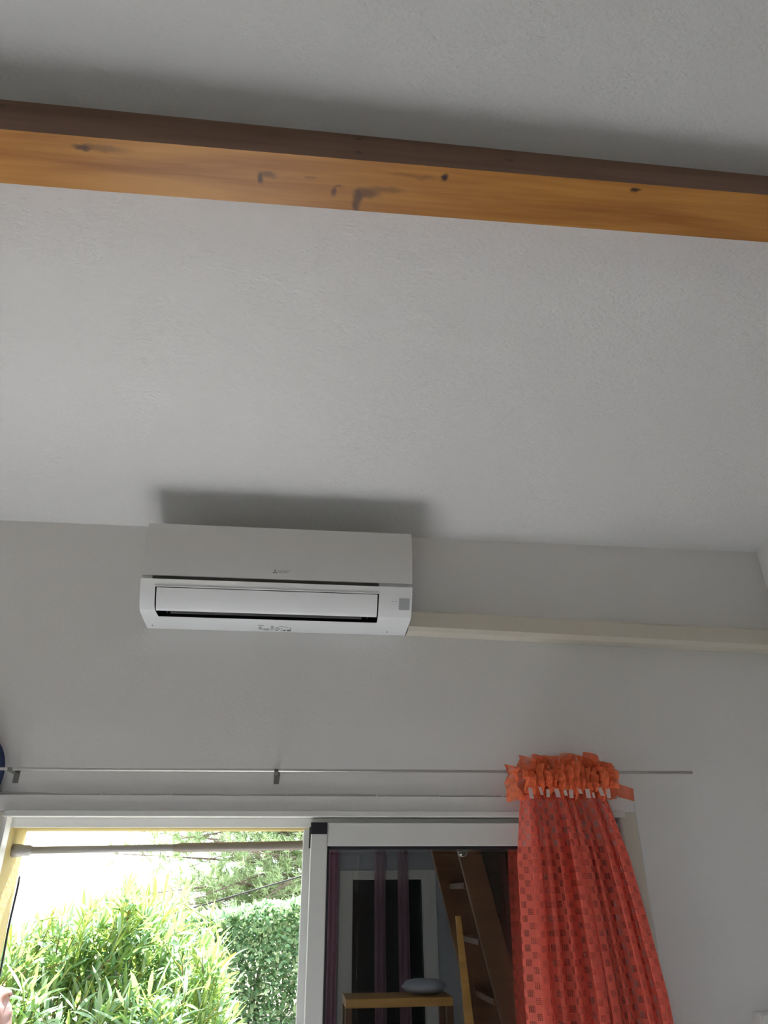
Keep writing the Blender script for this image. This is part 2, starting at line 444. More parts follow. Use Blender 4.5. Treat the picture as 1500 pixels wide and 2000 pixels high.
M['beam'] = wood('varnished_pine', (.37, .135, .022), (.60, .275, .055), (.040, .018, .016), knots)
M['beam_shade_side'] = wood('dull_shaded_pine', (.20, .095, .055), (.29, .155, .095), (.05, .025, .02), knots)
beam = empty('ceiling_beam', (0, -1.25, 3.15))
tag(beam, 'varnished knotty pine beam running across under the white ceiling', 'beam')
mb = MB()
sn, cs = sin(math.atan(SL)), cos(math.atan(SL))
secs = []
for X in (WX0+.002, -.44, .15, .74, WX1-.002):
    h = .139 - .0285*(X-.15); h = max(.10, min(.19, h)); w = .105
    d1, z1 = 1.278 + sn*h, ZC + SL*1.278 - cs*h
    dA, zA = 1.277, ceil_z(-1.277)-.0008
    secs.append([(X, -dA, zA), (X, -d1, z1), (X, -(d1-cs*w), z1-sn*w), (X, -(dA-cs*w), ceil_z(-(dA-cs*w))-.0008)])
vv = [p for s in secs for p in s]; ff = []
for k in range(len(secs)-1):
    for i in range(4):
        j = (i+1) % 4; ff.append((k*4+i, k*4+j, (k+1)*4+j, (k+1)*4+i))
ff += [(3, 2, 1, 0), tuple(len(vv)-4+i for i in range(4))]
mb.add(vv, ff)
mb.m = [1 if (i < 16 and i % 4 == 0) else 0 for i in range(len(ff))]      # the face turned to the room: duller pine, its shade put into the colour
local(mb.build('timber', [M['beam'], M['beam_shade_side']], beam), beam)

# ================================================================== AIR CONDITIONER
ac = empty('air_conditioner', (-.083, -.001, 2.60))
tag(ac, 'white wall-mounted split air conditioner just under the sloping ceiling', 'air conditioner')
AX0, AX1 = -.4976, .3321
def acp(d, z): return (-(d+.001), z+EYE)
body = [(.0, 1.040), (.186, 1.038), (.190, 1.028), (.190, .97), (.187, .93), (.181, .880), (.179, .8655), (.179, .8545), (.1905, .8530), (.1868, .843), (.1828, .833),
        (.178, .82), (.168, .80), (.155, .78), (.145, .770), (.132, .7668), (.120, .7655), (.103, .7640), (.07, .762), (.03, .7600), (.0, .759)]
i0, i1 = 10, 17                     # slot rows
SX0, SX1 = -.4535, .2272
mb = MB(); n = len(body); cols = [AX0, None, SX1, AX1]
vv = []
for k, (d, z) in enumerate(body):
    y, zz = acp(d, z)
    s0 = SX0 + max(0, min(1, (k-i0-3)/(i1-i0-3)))*.006
    for c, x in enumerate((AX0, s0, SX1, AX1)): vv.append((x, y, zz))
ff = []
for k in range(n-1):
    for c in range(3):
        if c == 1 and i0 <= k < i1: continue
        ff.append((k*4+c, k*4+c+1, (k+1)*4+c+1, (k+1)*4+c))
ff.append(tuple(k*4 for k in range(n))); ff.append(tuple(k*4+3 for k in range(n-1, -1, -1)))
ff.append((0, 3, (n-1)*4+3, (n-1)*4))
mb.add(vv, ff)
o = local(mb.build('casing', M['ac_white'], ac), ac); smooth_by_angle(o, 22)
# front panel
pan = [(.100, 1.0415), (.192, 1.0395), (.1985, 1.036), (.2018, 1.029), (.2065, .975), (.2045, .950), (.1985, .905), (.1945, .876), (.1925, .8655), (.181, .8652), (.1825, .880), (.1885, .93), (.1915, .97), (.1915, 1.028), (.188, 1.0385), (.100, 1.0395)]
mb = MB(); mb.prism([acp(*q) for q in pan], [(AX0+.0005, 0, 0), (AX1-.0005, 0, 0)])
o = local(mb.build('front_panel', M['ac_panel'], ac), ac); smooth_by_angle(o, 22)
def panel_d(z):
    f = [(z1, d1, z0, d0) for (d0, z0), (d1, z1) in zip(pan[3:9], pan[4:9]) if z1 <= z <= z0]
    z1, d1, z0, d0 = f[0]; return d1 + (d0-d1)*(z-z1)/(z0-z1)
def body_d(z):
    f = [(z1, d1, z0, d0) for (d0, z0), (d1, z1) in zip(body[8:], body[9:]) if z1 <= z <= z0]
    z1, d1, z0, d0 = f[0]; return d1 + (d0-d1)*(z-z1)/(z0-z1)
# dark reveal strip under the panel
mb = MB(); y, _ = acp(.1865, 0); mb.box(-.465, .226, acp(.1795, 0)[0], y, .8552+EYE, .8645+EYE)
local(mb.build('gap_strip', M['gap'], ac), ac)
# outlet cavity
mb = MB(); pts = [acp(*body[k]) for k in range(i0, i1+1)]
vv = []; ff = []
m_ = len(pts)
for x in (SX0-.004, SX1+.004):
    for (y, z) in pts: vv.append((x, y+.003, z+.002))
    vv.append((x, acp(.06, 0)[0], .80+EYE)); vv.append((x, acp(.10, 0)[0], .85+EYE))
q = m_+2
for k in range(m_-1, q):
    j = (k+1) % q
    ff.append((k, j, q+j, q+k))
ff.append(tuple(range(q))); ff.append(tuple(range(2*q-1, q-1, -1)))
mb.add(vv, ff); local(mb.build('air_outlet', M['dark'], ac, recalc=False), ac)
# upper lip of the outlet
mb = MB(); y, z = acp(.1828, .833); mb.box(SX0-.002, SX1+.003, y-.0030, y+.004, z-.0014, z+.0014)
local(mb.build('outlet_lip', M['ac_white'], ac, bevel=.0006), ac)
# closed louvre
lv = [(.1818, .8285), (.1785, .820), (.1688, .80), (.1560, .7803), (.1480, .7722), (.1400, .7695)]
inn = [(d-.007, z+.003) for d, z in lv][::-1]
mb = MB(); mb.prism([acp(*q) for q in lv+inn], [(SX0+.0045, 0, 0), (SX1-.0045, 0, 0)])
o = local(mb.build('louvre', M['ac_white'], ac), ac); smooth_by_angle(o, 25)
lv2 = [(.133, .7695), (.118, .7690), (.118, .7715), (.133, .7725)]
mb = MB(); mb.prism([acp(*q) for q in lv2], [(SX0+.045, 0, 0), (SX1-.050, 0, 0)])
local(mb.build('inner_louvre', M['gap'], ac), ac)
mb = MB()
for k in range(22): 
    x = SX0+.03+k*.0295; mb.box(x, x+.0015, acp(.10, 0)[0], acp(.126, 0)[0], .776+EYE, .80+EYE)
local(mb.build('guide_vanes', M['gap'], ac), ac)['kind'] = 'stuff'
# emblem of three diamonds, and the maker's lettering
def on_panel(x, z, off=.0005): return (x, -(panel_d(z)+.001+off), z+EYE)
em = empty('emblem'); em.parent = ac; em.matrix_parent_inverse = Matrix.Translation(ac.location).inverted()
Ld = .0086; Sd = Ld/1.732; c0 = (-.0977, .8866)
for k in range(3):
    a = pi/2 + k*2*pi/3; ca, sa = cos(a), sin(a)
    q = [(0.0006, 0), (Ld/2, Sd/2), (Ld, 0), (Ld/2, -Sd/2)]
    pp = [(c0[0]+u*ca-w*sa, c0[1]+u*sa+w*ca) for u, w in q]
    mb = MB(); f_ = [on_panel(x, z, .0006) for x, z in pp]; b_ = [on_panel(x, z, -.0006) for x, z in pp]
    mb.add(f_+b_, [(0, 1, 2, 3), (7, 6, 5, 4), (0, 4, 5, 1), (1, 5, 6, 2), (2, 6, 7, 3), (3, 7, 4, 0)])
    o = mb.build('diamond', M['print'], em)
def text_mesh(s, size, x0, z0, dfun, name, m, parent, width=None):
    cu = bpy.data.curves.new('lettering', 'FONT'); cu.body = s; cu.size = size
    cu.resolution_u = 3; cu.fill_mode = 'FRONT'
    t = bpy.data.objects.new('lettering', cu); COL.objects.link(t)
    dg = bpy.context.evaluated_depsgraph_get(); ev = t.evaluated_get(dg)
    me = bpy.data.meshes.new_from_object(ev)
    xs = [v.co.x for v in me.vertices]; sc = width/(max(xs)-min(xs)) if width else 1
    for v in me.vertices:
        x, z = x0+(v.co.x-min(xs))*sc, z0+v.co.y
        v.co = Vector(dfun(x, z))
    bpy.data.objects.remove(t); bpy.data.curves.remove(cu)
    me.materials.clear(); me.materials.append(m)
    o = bpy.data.objects.new(name, me); COL.objects.link(o); o.parent = parent
    return o
for s, z in (('MITSUBISHI', .8882), ('ELECTRIC', .8838)):
    o = text_mesh(s, .0050, -.0872, z, on_panel, 'lettering', M['print'], ac, .0345 if s[0] == 'M' else .0270); local(o, ac)
# receiver window, indicator marks, button
def on_body(x, z, off=.0005): return (x, -(body_d(z)+.001+off), z+EYE)
def patch(mb, x0, x1, z0, z1, off=.0007, nz=4, mi=0):
    vv = []
    for k in range(nz+1):
        z = z0+(z1-z0)*k/nz; vv += [on_body(x0, z, off), on_body(x1, z, off)]
    for k in range(nz+1):
        z = z0+(z1-z0)*k/nz; vv += [on_body(x0, z, -.001), on_body(x1, z, -.001)]
    h = 2*(nz+1); ff = []
    for k in range(nz):
        a = 2*k; ff += [(a, a+1, a+3, a+2), (h+a, h+a+2, h+a+3, h+a+1), (a, a+2, h+a+2, h+a), (a+1, h+a+1, h+a+3, a+3)]
    ff += [(0, h, h+1, 1), (2*nz, 2*nz+1, h+2*nz+1, h+2*nz)]
    mb.add(vv, ff, mi)
mb = MB(); patch(mb, .2912, .3248, .7885, .8200); local(mb.build('receiver_window', M['grey'], ac), ac)
for x in (.2712, .2826):
    mb = MB(); patch(mb, x-.0022, x+.0022, .8095, .8118, nz=1); local(mb.build('indicator_mark', M['print_light'], ac), ac)
mb = MB(); vv = []
for k in range(20):
    a = 2*pi*k/20; vv.append(on_body(.2762+.0100*cos(a), .7960+.0070*sin(a), .0012))
for k in range(20):
    a = 2*pi*k/20; vv.append(on_body(.2762+.0108*cos(a), .7960+.0078*sin(a), -.0005))
mb.add(vv, [tuple(range(20))]+[(k, 20+k, 20+(k+1) % 20, (k+1) % 20) for k in range(20)])
bt = local(mb.build('button', M['ac_white'], ac), ac)
mb = MB(); vv = []; ff = []
for k in range(11):
    t = -1+.2*k; x = .2762+.0098*t
    vv += [on_body(x, .7985+.0022*(1-t*t), .0016), on_body(x, .7985+.0022*(1-t*t)-.0030*(1-t*t)-.0003, .0016)]
for k in range(10): ff.append((2*k, 2*k+1, 2*k+3, 2*k+2))
for k in range(9):
    t = -1+.25*k; x = .2762+.0055*t
    vv += [on_body(x, .7918-.0008*(1-t*t), .0016), on_body(x, .7918-.0008*(1-t*t)-.0012*(1-t*t)-.0002, .0016)]
for k in range(8): a = 22+2*k; ff.append((a, a+1, a+3, a+2))
mb.add(vv, ff); o = mb.build('button_shadow', M['print'], bt); o.matrix_parent_inverse = Matrix.Translation(ac.location).inverted()  # dark crescents paint the shadow of the oval button
# rating label printed on the underside
def under(x, d, off=.0004):
    z = .7600+(d-.03)*.05 if d > .03 else .759+d/.03*.001
    return (x, -(d+.001), z+EYE-off)
mbp = MB()
def mark(mb, px0, px1, py0, py1, mi=0):
    x0 = -.1470+(px0-280)/720*.1040; x1 = -.1470+(px1-280)/720*.1040
    d0 = .0600-(py0-365)/120*.050; d1 = .0600-(py1-365)/120*.050
    mb.add([under(x0, d0), under(x1, d0), under(x1, d1), under(x0, d1)], [(0, 1, 2, 3)], mi)
for q in ((285, 410, 369, 379), (370, 560, 441, 447), (740, 830, 380, 389), (840, 940, 394, 401), (740, 820, 428, 434), (555, 760, 446, 452), (655, 720, 468, 478), (770, 800, 472, 480), (820, 890, 458, 480), (915, 1000, 452, 482), (985, 1000, 405, 440), (560, 600, 470, 476)): mark(mbp, *q, 0)
for q in ((290, 365, 400, 460), (390, 515, 450, 474), (565, 625, 378, 436), (668, 740, 402, 438)): mark(mbp, *q, 1)
local(mbp.build('rating_print', [M['print'], M['print_light']], ac), ac)
for x in (-.4769, .2696):
    mb = MB(); mb.lathe([(.0025, 0), (.0025, .001)], (x, -.0315, .7592+EYE-.0005), 'Z', 10); local(mb.build('screw', M['print'], ac), ac)
# mounting plate behind, and dark side notch by the trunking
mb = MB(); mb.box(.3322, .3345, -.062, -.0010, .7605+EYE, .787+EYE); local(mb.build('side_notch', M['black'], ac), ac)

# ================================================================== CABLE TRUNKING
tr = empty('cable_trunking', (1.0, -.001, 2.59))
tag(tr, 'cream plastic pipe trunking along the wall right of the air conditioner', 'trunking')
sec = [(-.0005, .0), (-.0005, .072), (-.052, .072), (-.060, .064), (-.060, .014), (-.050, .0)]
def zb(x): return EYE + .7575 - .0231*(x-.359)
mb = MB(); mb.prism(sec, [(.3350, 0, zb(.335)), (WX1-.065, 0, zb(WX1-.065))]); local(mb.build('cover', M['cream'], tr, bevel=.003), tr)
sec2 = [(-.0003, -.004), (-.0003, .076), (-.056, .076), (-.0640, .068), (-.0640, .012), (-.054, -.004)]
mb = MB(); mb.prism(sec2, [(WX1-.066, 0, zb(WX1-.066)), (WX1-.001, 0, zb(WX1-.001))]); local(mb.build('end_joint', M['cream'], tr, bevel=.003), tr)

# ================================================================== CURTAIN ROD
rod = empty('curtain_rod', (0, -.045, 2.163))
tag(rod, 'thin steel curtain rod fixed above the sliding door', 'curtain rod')
RY = -.058
mb = MB(); mb.tube([(-1.6, RY, 2.153), (-.82, RY, 2.1610), (-.60, RY, 2.1605), (-.06, RY, 2.1630), (.6, RY, 2.1650), (1.210, RY, 2.1672)], .0042, 10)
o = local(mb.build('tube', M['steel'], rod, smooth=True), rod)
for bx, bz in ((-1.45, 2.1545), (-.797, 2.1610), (-.0612, 2.1630), (.86, 2.1660)):
    mb = MB(); mb.box(bx-.0075, bx+.0075, -.0035, -.0003, bz-.030, bz+.012)
    mb.box(bx-.006, bx+.006, RY+.004, -.0035, bz-.0075, bz-.0050)
    mb.box(bx-.006, bx+.006, RY-.0075, RY+.0045, bz-.0070, bz-.0045)
    mb.box(bx-.006, bx+.006, RY-.0078, RY-.0052, bz-.0055, bz+.003)
    b_ = local(mb.build('bracket', M['dark_metal'], rod, bevel=.0006), rod)
    mb = MB(); mb.lathe([(.003, 0), (.0035, -.0012), (.002, -.002)], (bx, -.0035, bz-.022), 'Y', 12)
    s_ = mb.build('screw', M['steel'], b_); s_.matrix_parent_inverse = Matrix.Translation(rod.location).inverted()

# ================================================================== THIN CABLE WITH CLIPS
cb = empty('thin_cable', (-.8, -.004, 2.1025))
tag(cb, 'thin white cable clipped along the top and right edge of the door casing', 'cable')
pts = [(-1.5, -.004, 2.106), (-.86, -.004, 2.1045)]
x = -.80
while x < 1.02:
    z = 2.1028 + .0010*sin(x*14) + .0010*sin(x*5.3+1) + (.0016*exp(-((x+.8)/.12)**2))
    pts.append((x, -.0040, max(z, 2.1021))); x += .04
pts += [(1.026, -.004, 2.101), (1.0302, -.004, 2.094)]
z = 2.06
while z > .1:
    pts.append((1.0296+.0008*sin(z*23), -.004, z)); z -= .06
mb = MB(); mb.tube(pts, .0022, 6); local(mb.build('sheath', M['cable_white'], cb, smooth=True), cb)
for cx in (-.5522, -.359, -.0286, .2359, .4243, .62):
    mb = MB(); mb.box(cx-.0035, cx+.0035, -.0075, -.0004, 2.0998, 2.1068); local(mb.build('clip', M['white_pvc'], cb, bevel=.001), cb)
for cz in (2.0146, 1.7475, 1.45, 1.1, .75, .4):
    mb = MB(); mb.box(1.0268, 1.0345, -.0075, -.0004, cz-.0035, cz+.0035); local(mb.build('clip', M['white_pvc'], cb, bevel=.001), cb)

# ================================================================== ROUND BLUE PLATE (cut by the left edge)
pl = empty('wall_plate', (-.9575, -.001, 2.151))
tag(pl, 'dark blue round plate on the wall, cut off at left above door', 'plate')
mb = MB(); mb.lathe([(.06, -.0005), (.075, -.012), (.128, -.026), (.135, -.030), (.133, -.033), (.12, -.030), (.075, -.018), (.02, -.016)], (-.9575, 0, 2.151), 'Y', 56)
local(mb.build('rim', M['blue'], pl, smooth=True), pl)
mb = MB(); mb.lathe([(.070, -.0180), (.068, -.0195), (.01, -.0195)], (-.9575, 0, 2.151), 'Y', 40)
local(mb.build('centre', M['white_pvc'], pl, smooth=False), pl)

# ================================================================== WHITE BOX (bottom right)
bx = empty('junction_box', (1.37, -.001, 1.42))
tag(bx, 'small white box on the wall, cut off at the lower right corner', 'box')
mb = MB(); mb.box(1.277, 1.465, -.035, -.0005, 1.30, 1.5495); local(mb.build('back_box', M['white_pvc'], bx, bevel=.004), bx)
mb = MB(); mb.box(1.279, 1.463, -.048, -.0352, 1.302, 1.5475); local(mb.build('lid', M['white_pvc'], bx, bevel=.005), bx)

# ================================================================== TENSION ROD across the opening
tn = empty('tension_rod', (-.4, .12, 1.966))
tag(tn, 'pale telescopic tension rod spanning the open doorway in front of the greenery', 'rod')
A = Vector((OX0+.0003, .125, 1.9632)); B = Vector((OX1-.0003, .125, 1.9895))
def lerp(t): return A+(B-A)*t
tj = (-.352-A.x)/(B.x-A.x)
mb = MB(); mb.tube([lerp(.012), lerp(tj+.02)], .0098, 16); local(mb.build('inner_tube', M['tube_white'], tn, smooth=True), tn)
mb = MB(); mb.tube([lerp(tj), lerp(tj+.012), lerp(.985)], [.0103, .0128, .0128], 16); local(mb.build('outer_tube', M['tube_beige'], tn, smooth=True), tn)
mb = MB(); mb.tube([lerp(0), lerp(.013), lerp(.0135), lerp(.0255), lerp(.030)], [.0185, .0165, .0150, .0140, .0100], 20); local(mb.build('end_cup', M['tube_white'], tn, smooth=True), tn)
mb = MB(); mb.tube([lerp(1), lerp(.987), lerp(.975)], [.0185, .017, .0129], 20); local(mb.build('end_cup', M['tube_white'], tn, smooth=True), tn)

# black cable down the outer corner of the reveal
mb = MB(); pts = []
z = 1.90
while z > .05: pts.append((OX0+.0040+.0012*sin(z*31), WT+.0035, z)); z -= .035
mb.tube(pts, .0033, 6)
tag(mb.build('black_cable', M['black'], None, smooth=True), 'thin black cable down the outer edge of the yellow door reveal', 'cable')

# suction hook on the glass
sc = empty('suction_hook', (.4906, .014, 1.957)); tag(sc, 'clear round suction cup stuck at the top of the glass pane', 'hook')
M['clear'] = glass('clear_plastic', .10)
mb = MB(); mb.lathe([(.004, -.008), (.0125, -.003), (.0135, -.0004), (.0125, 0)], (.4906, .0148, 1.9520), 'Y', 28); local(mb.build('cup', M['clear'], sc, smooth=True), sc)
mb = MB(); mb.tube([(.4906+.0135*cos(a), .0120, 1.9520+.0135*sin(a)) for a in [pi*(1.15+.8*k/14) for k in range(15)]], .0009, 6)
local(mb.build('rim', M['steel'], sc, smooth=True), sc)

# ================================================================== ORANGE LACE CURTAIN
M['lace'] = cloth('orange_lace', (.96, .23, .17), .36, .84)
M['lace_ruffle'] = cloth('orange_ruffle_lace', (.95, .24, .11), .55, .92, cell=.013)
M['lace_head'] = sheer('orange_heading_lace', (.90, .21, .10), .84, .45)
M['tape'] = sheer('clear_gathering_tape', (.95, .88, .85), .72, .3)
cu = empty('lace_curtain', (.82, RY, 2.163))
tag(cu, 'orange checked lace curtain gathered at the right of the glass door', 'curtain')
def edge_x(z):     # left and right edge of the hanging cloth
    t = max(0, 2.09-z)
    xl = .662 - .0005 - .05*min(t, .5)*0.7
    xr = .925 + .09*min(t/.5, 1)**.8 + .035*max(0, t-.5)
    return xl, xr
NU, NV = 420, 60
folds = []
rnd = random.Random(3)
us = [i/NU for i in range(NU+1)]
NF = 8.5
def plan(u, t):
    """offset of the pleats at cloth position u, drop t (0 top .. 1 bottom)"""
    ph = 2*pi*NF*(u + .018*sin(2*pi*1.7*u+.6) + .012*sin(2*pi*3.1*u+2)) 
    a = (.010 + .020*min(1, t*4))*(1+.35*sin(2*pi*2.3*u+1.1))
    drift = .55*sin(2*pi*.9*u+.8)*min(1, t*1.6)
    return a*sin(ph+drift), .95*a*sin(2*(ph+drift)+.5)*.55
arc = [0.0]
for i in range(1, NU+1):
    xa = .28*us[i-1]+plan(us[i-1], .5)[1]; ya = plan(us[i-1], .5)[0]; xb = .28*us[i]+plan(us[i], .5)[1]; yb_ = plan(us[i], .5)[0]
    arc.append(arc[-1]+math.hypot(xb-xa, yb_-ya))
mb = MB(); mb.uv = []
zs = [2.100 - 2.04*((j/NV)**1.35) for j in range(NV+1)]
for j, z in enumerate(zs):
    t = (2.10-z)/2.04; xl, xr = edge_x(z)
    for i, u in enumerate(us):
        py, px = plan(u, t*3 if t < .33 else 1)
        # upper 10 cm: diagonal creases run from the gathers
        wob = .0035*sin(40*u+30*t)*exp(-t*8)
        mb.v.append((xl+(xr-xl)*u+px, RY-.012+py+wob, z)); mb.uv.append((arc[i], z))
W1 = NU+1
for j in range(NV):
    for i in range(NU):
        mb.f.append((j*W1+i, j*W1+i+1, (j+1)*W1+i+1, (j+1)*W1+i)); mb.m.append(0)
local(mb.build('cloth', M['lace'], cu, smooth=True, recalc=False), cu)
# ruffled heading above and around the rod
mb = MB(); mb.uv = []; NH, NR = 330, 14
for j in range(NR+1):
    s = j/NR; z0 = 2.089 + .116*s
    for i in range(NH+1):
        u = i/NH; x = .655 + .290*u
        k = 2*pi*11.5*(u+.014*sin(2*pi*4*u)+.006*sin(2*pi*7*u+1))
        pinch = .35 + 1.1*abs(s-.30)**.7
        a = .026*pinch*(1+.4*sin(2*pi*2.6*u))
        n1 = noise.noise(Vector((u*23, s*3.5, 1.7))); n2 = noise.noise(Vector((u*31, s*4.0, 9.1)))
        y = RY - .003 + a*sin(k+1.6*s) + .016*n1*s
        y = min(y, -.022) if abs(z0-2.165) > .016 else min(y, RY-.0065)
        xx = x + .009*sin(2*k+2*s)*pinch + .012*n2
        zz = z0 + .026*n1*s + .009*sin(k+.8)*s**2 - .004*sin(pi*u)*0 - .020*s*abs(2*u-1)**4
        # flaps at both ends
        if u < .10: 
            w = (1-u/.10); xx -= .040*w*(1-abs(s-.5)*.5); zz -= .008*w
        if u > .93:
            w = (u-.93)/.07; zz -= .012*w*s
        if 2.148 < zz < 2.182: y = min(y, RY-.0105)      # the pocket that the rod runs through
        mb.v.append((xx, y, zz)); mb.uv.append((u*1.1, s*.14))
for j in range(NR):
    for i in range(NH):
        a = j*(NH+1)+i; mb.f.append((a, a+1, a+NH+2, a+NH+1)); mb.m.append(0)
local(mb.build('heading', M['lace_ruffle'], cu, smooth=True, recalc=False), cu)
# second ruffle layer in front (the sleeve that hides the rod)
mb = MB(); mb.uv = []
for j in range(9):
    s = j/8; 
    for i in range(NH+1):
        u = i/NH; k = 2*pi*13*(u+.012*sin(2*pi*3*u+1)); n1 = noise.noise(Vector((u*19, s*3, 5.5)))
        x = .665+.275*u+.010*sin(2*k)*.8+.006*n1
        y = min(RY-.030-.019*sin(k+s)-.012*sin(pi*s)-.020*n1, RY-.0125)
        mb.v.append((x, y, 2.103+.062*s+.018*n1+.010*sin(k*.5)+.006*cos(k))); mb.uv.append((u*1.0, s*.085))
for j in range(8):
    for i in range(NH):
        a = j*(NH+1)+i; mb.f.append((a, a+1, a+NH+2, a+NH+1)); mb.m.append(0)
local(mb.build('sleeve_ruffle', M['lace_ruffle'], cu, smooth=True, recalc=False), cu)
# flat side flap at the right
mb = MB(); NP = 12
for i in range(NP+1):
    u = i/NP
    for s in (0, .33, .66, 1):
        mb.v.append((.925+.078*u, RY-.014-.010*sin(3*u*pi)*(1-u*.4)-.006*s, 2.088+.040*s*(1-.15*u)+.004*(1-u)+.006*sin(5*u)))
for i in range(NP):
    for s in range(3):
        a = i*4+s; mb.f.append((a, a+1, a+5, a+4)); mb.m.append(0)
local(mb.build('side_flap', M['lace_head'], cu, smooth=True, recalc=False), cu)
# loops of the clear gathering tape
for k, (px, w, h, dz) in enumerate(((.674, .012, .030, .004), (.703, .009, .022, .006), (.727, .010, .022, .0), (.752, .0135, .024, .002), (.777, .009, .022, .004), (.796, .0125, .024, .0), (.820, .010, .018, .006), (.846, .014, .026, .002), (.862, .007, .016, -.008), (.884, .0125, .024, .006), (.909, .0125, .028, .004))):
    mb = MB(); y0 = RY-.056; z1 = 2.109+dz; z0 = z1-h; tw = .002*sin(k*2.3)
    mb.box(px-w/2, px+w/2, y0-.0012, y0, z0, z1)
    for q in range(len(mb.v)):
        x_, y_, z_ = mb.v[q]; tt = (z_-z0)/h
        mb.v[q] = (x_+tw*(1-tt)*2, y_-.004*(1-tt)+.003*tt, z_)
    local(mb.build('tape_loop', M['tape'], cu, bevel=.0008), cu)

# ================================================================== OUTSIDE
def ground(name, x0, x1, y0, y1, z, m):
    mb = MB(); mb.box(x0, x1, y0, y1, z-.1, z); return struct(mb.build(name, m))
ground('terrace', -6, 6, WT+.001, 1.0, -.02, M['pave'])
ground('garden_bed', -6, 6, 1.0005, 14, -.021, M['soil'])
ground('garden_ground', -30, 30, -30, 45, -.121, M['soil'])

LV = [leaf_mat('leaf_yellow_green', (.22, .32, .09), (.30, .42, .09)), leaf_mat('leaf_mid_green', (.15, .27, .10), (.22, .38, .10)),
      leaf_mat('leaf_dark_green', (.10, .20, .11), (.13, .25, .10)), leaf_mat('leaf_grey_green', (.26, .39, .30), (.25, .38, .22)),
      leaf_mat('leaf_ochre', (.26, .16, .04), (.3, .2, .04))]
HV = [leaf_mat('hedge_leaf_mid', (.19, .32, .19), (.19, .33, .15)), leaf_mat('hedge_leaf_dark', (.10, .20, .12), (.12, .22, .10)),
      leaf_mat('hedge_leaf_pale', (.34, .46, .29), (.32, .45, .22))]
PINE = [leaf_mat('pine_needle', (.46, .58, .34), (.40, .52, .26)), leaf_mat('pine_needle_dark', (.34, .45, .25), (.30, .41, .19))]

def leaf_shape(L, W, bend, fold, n=4, round_=1.0):
    """lanceolate blade along +X with a folded midrib; returns verts, faces"""
    vv = []; ff = []
    for i in range(n+1):
        t = i/n; w = W*.5*(sin(pi*min(1, t**.85*1.0))**round_ if 0 < t < 1 else 0.04)
        x = L*(t - .10*bend*t*t); z = -bend*L*.35*t*t
        vv += [(x, -w, z+fold*w), (x, 0, z), (x, w, z+fold*w)]
    for i in range(n):
        a = i*3; ff += [(a, a+1, a+4, a+3), (a+1, a+2, a+5, a+4)]
    return vv, ff

def frame(dirv, roll_):
    x = dirv.normalized(); up = Vector((0, 0, 1))
    if abs(x.z) > .97: up = Vector((0, 1, 0))
    y = up.cross(x).normalized(); z = x.cross(y)
    c, s = cos(roll_), sin(roll_)
    return Matrix((x, y*c+z*s, z*c-y*s)).transposed()

def plant_leaves(root, spots, shapes, mats, part_n, name='leaf', stuff='foliage'):
    """spots: (pos, dir, roll, scale, shape index, material index). The nearest part_n become leaf parts, the rest one stuff part"""
    camp = Vector((0, -DIST, EYE))
    spots.sort(key=lambda s: (s[0]-camp).length/ s[3])
    meshes = {}
    for (p, d, ro, sc, si, mi) in spots[:part_n]:
        if (si, mi) not in meshes:
            me = bpy.data.meshes.new(name); me.from_pydata(*[shapes[si][0], [], shapes[si][1]]); me.materials.append(mats[mi])
            me.polygons.foreach_set('use_smooth', [True]*len(me.polygons)); meshes[(si, mi)] = me
        o = bpy.data.objects.new(name, meshes[(si, mi)]); COL.objects.link(o); o.parent = root
        R = frame(d, ro).to_4x4(); o.matrix_local = Matrix.Translation(p-root.location) @ R @ Matrix.Scale(sc, 4)
    mb = MB()
    for (p, d, ro, sc, si, mi) in spots[part_n:]:
        R = frame(d, ro); q = p-root.location
        mb.add([R @ (Vector(v)*sc) + q for v in shapes[si][0]], shapes[si][1], mi)
    if mb.v:
        o = mb.build(stuff, mats, root, smooth=True, recalc=False); o['kind'] = 'stuff'

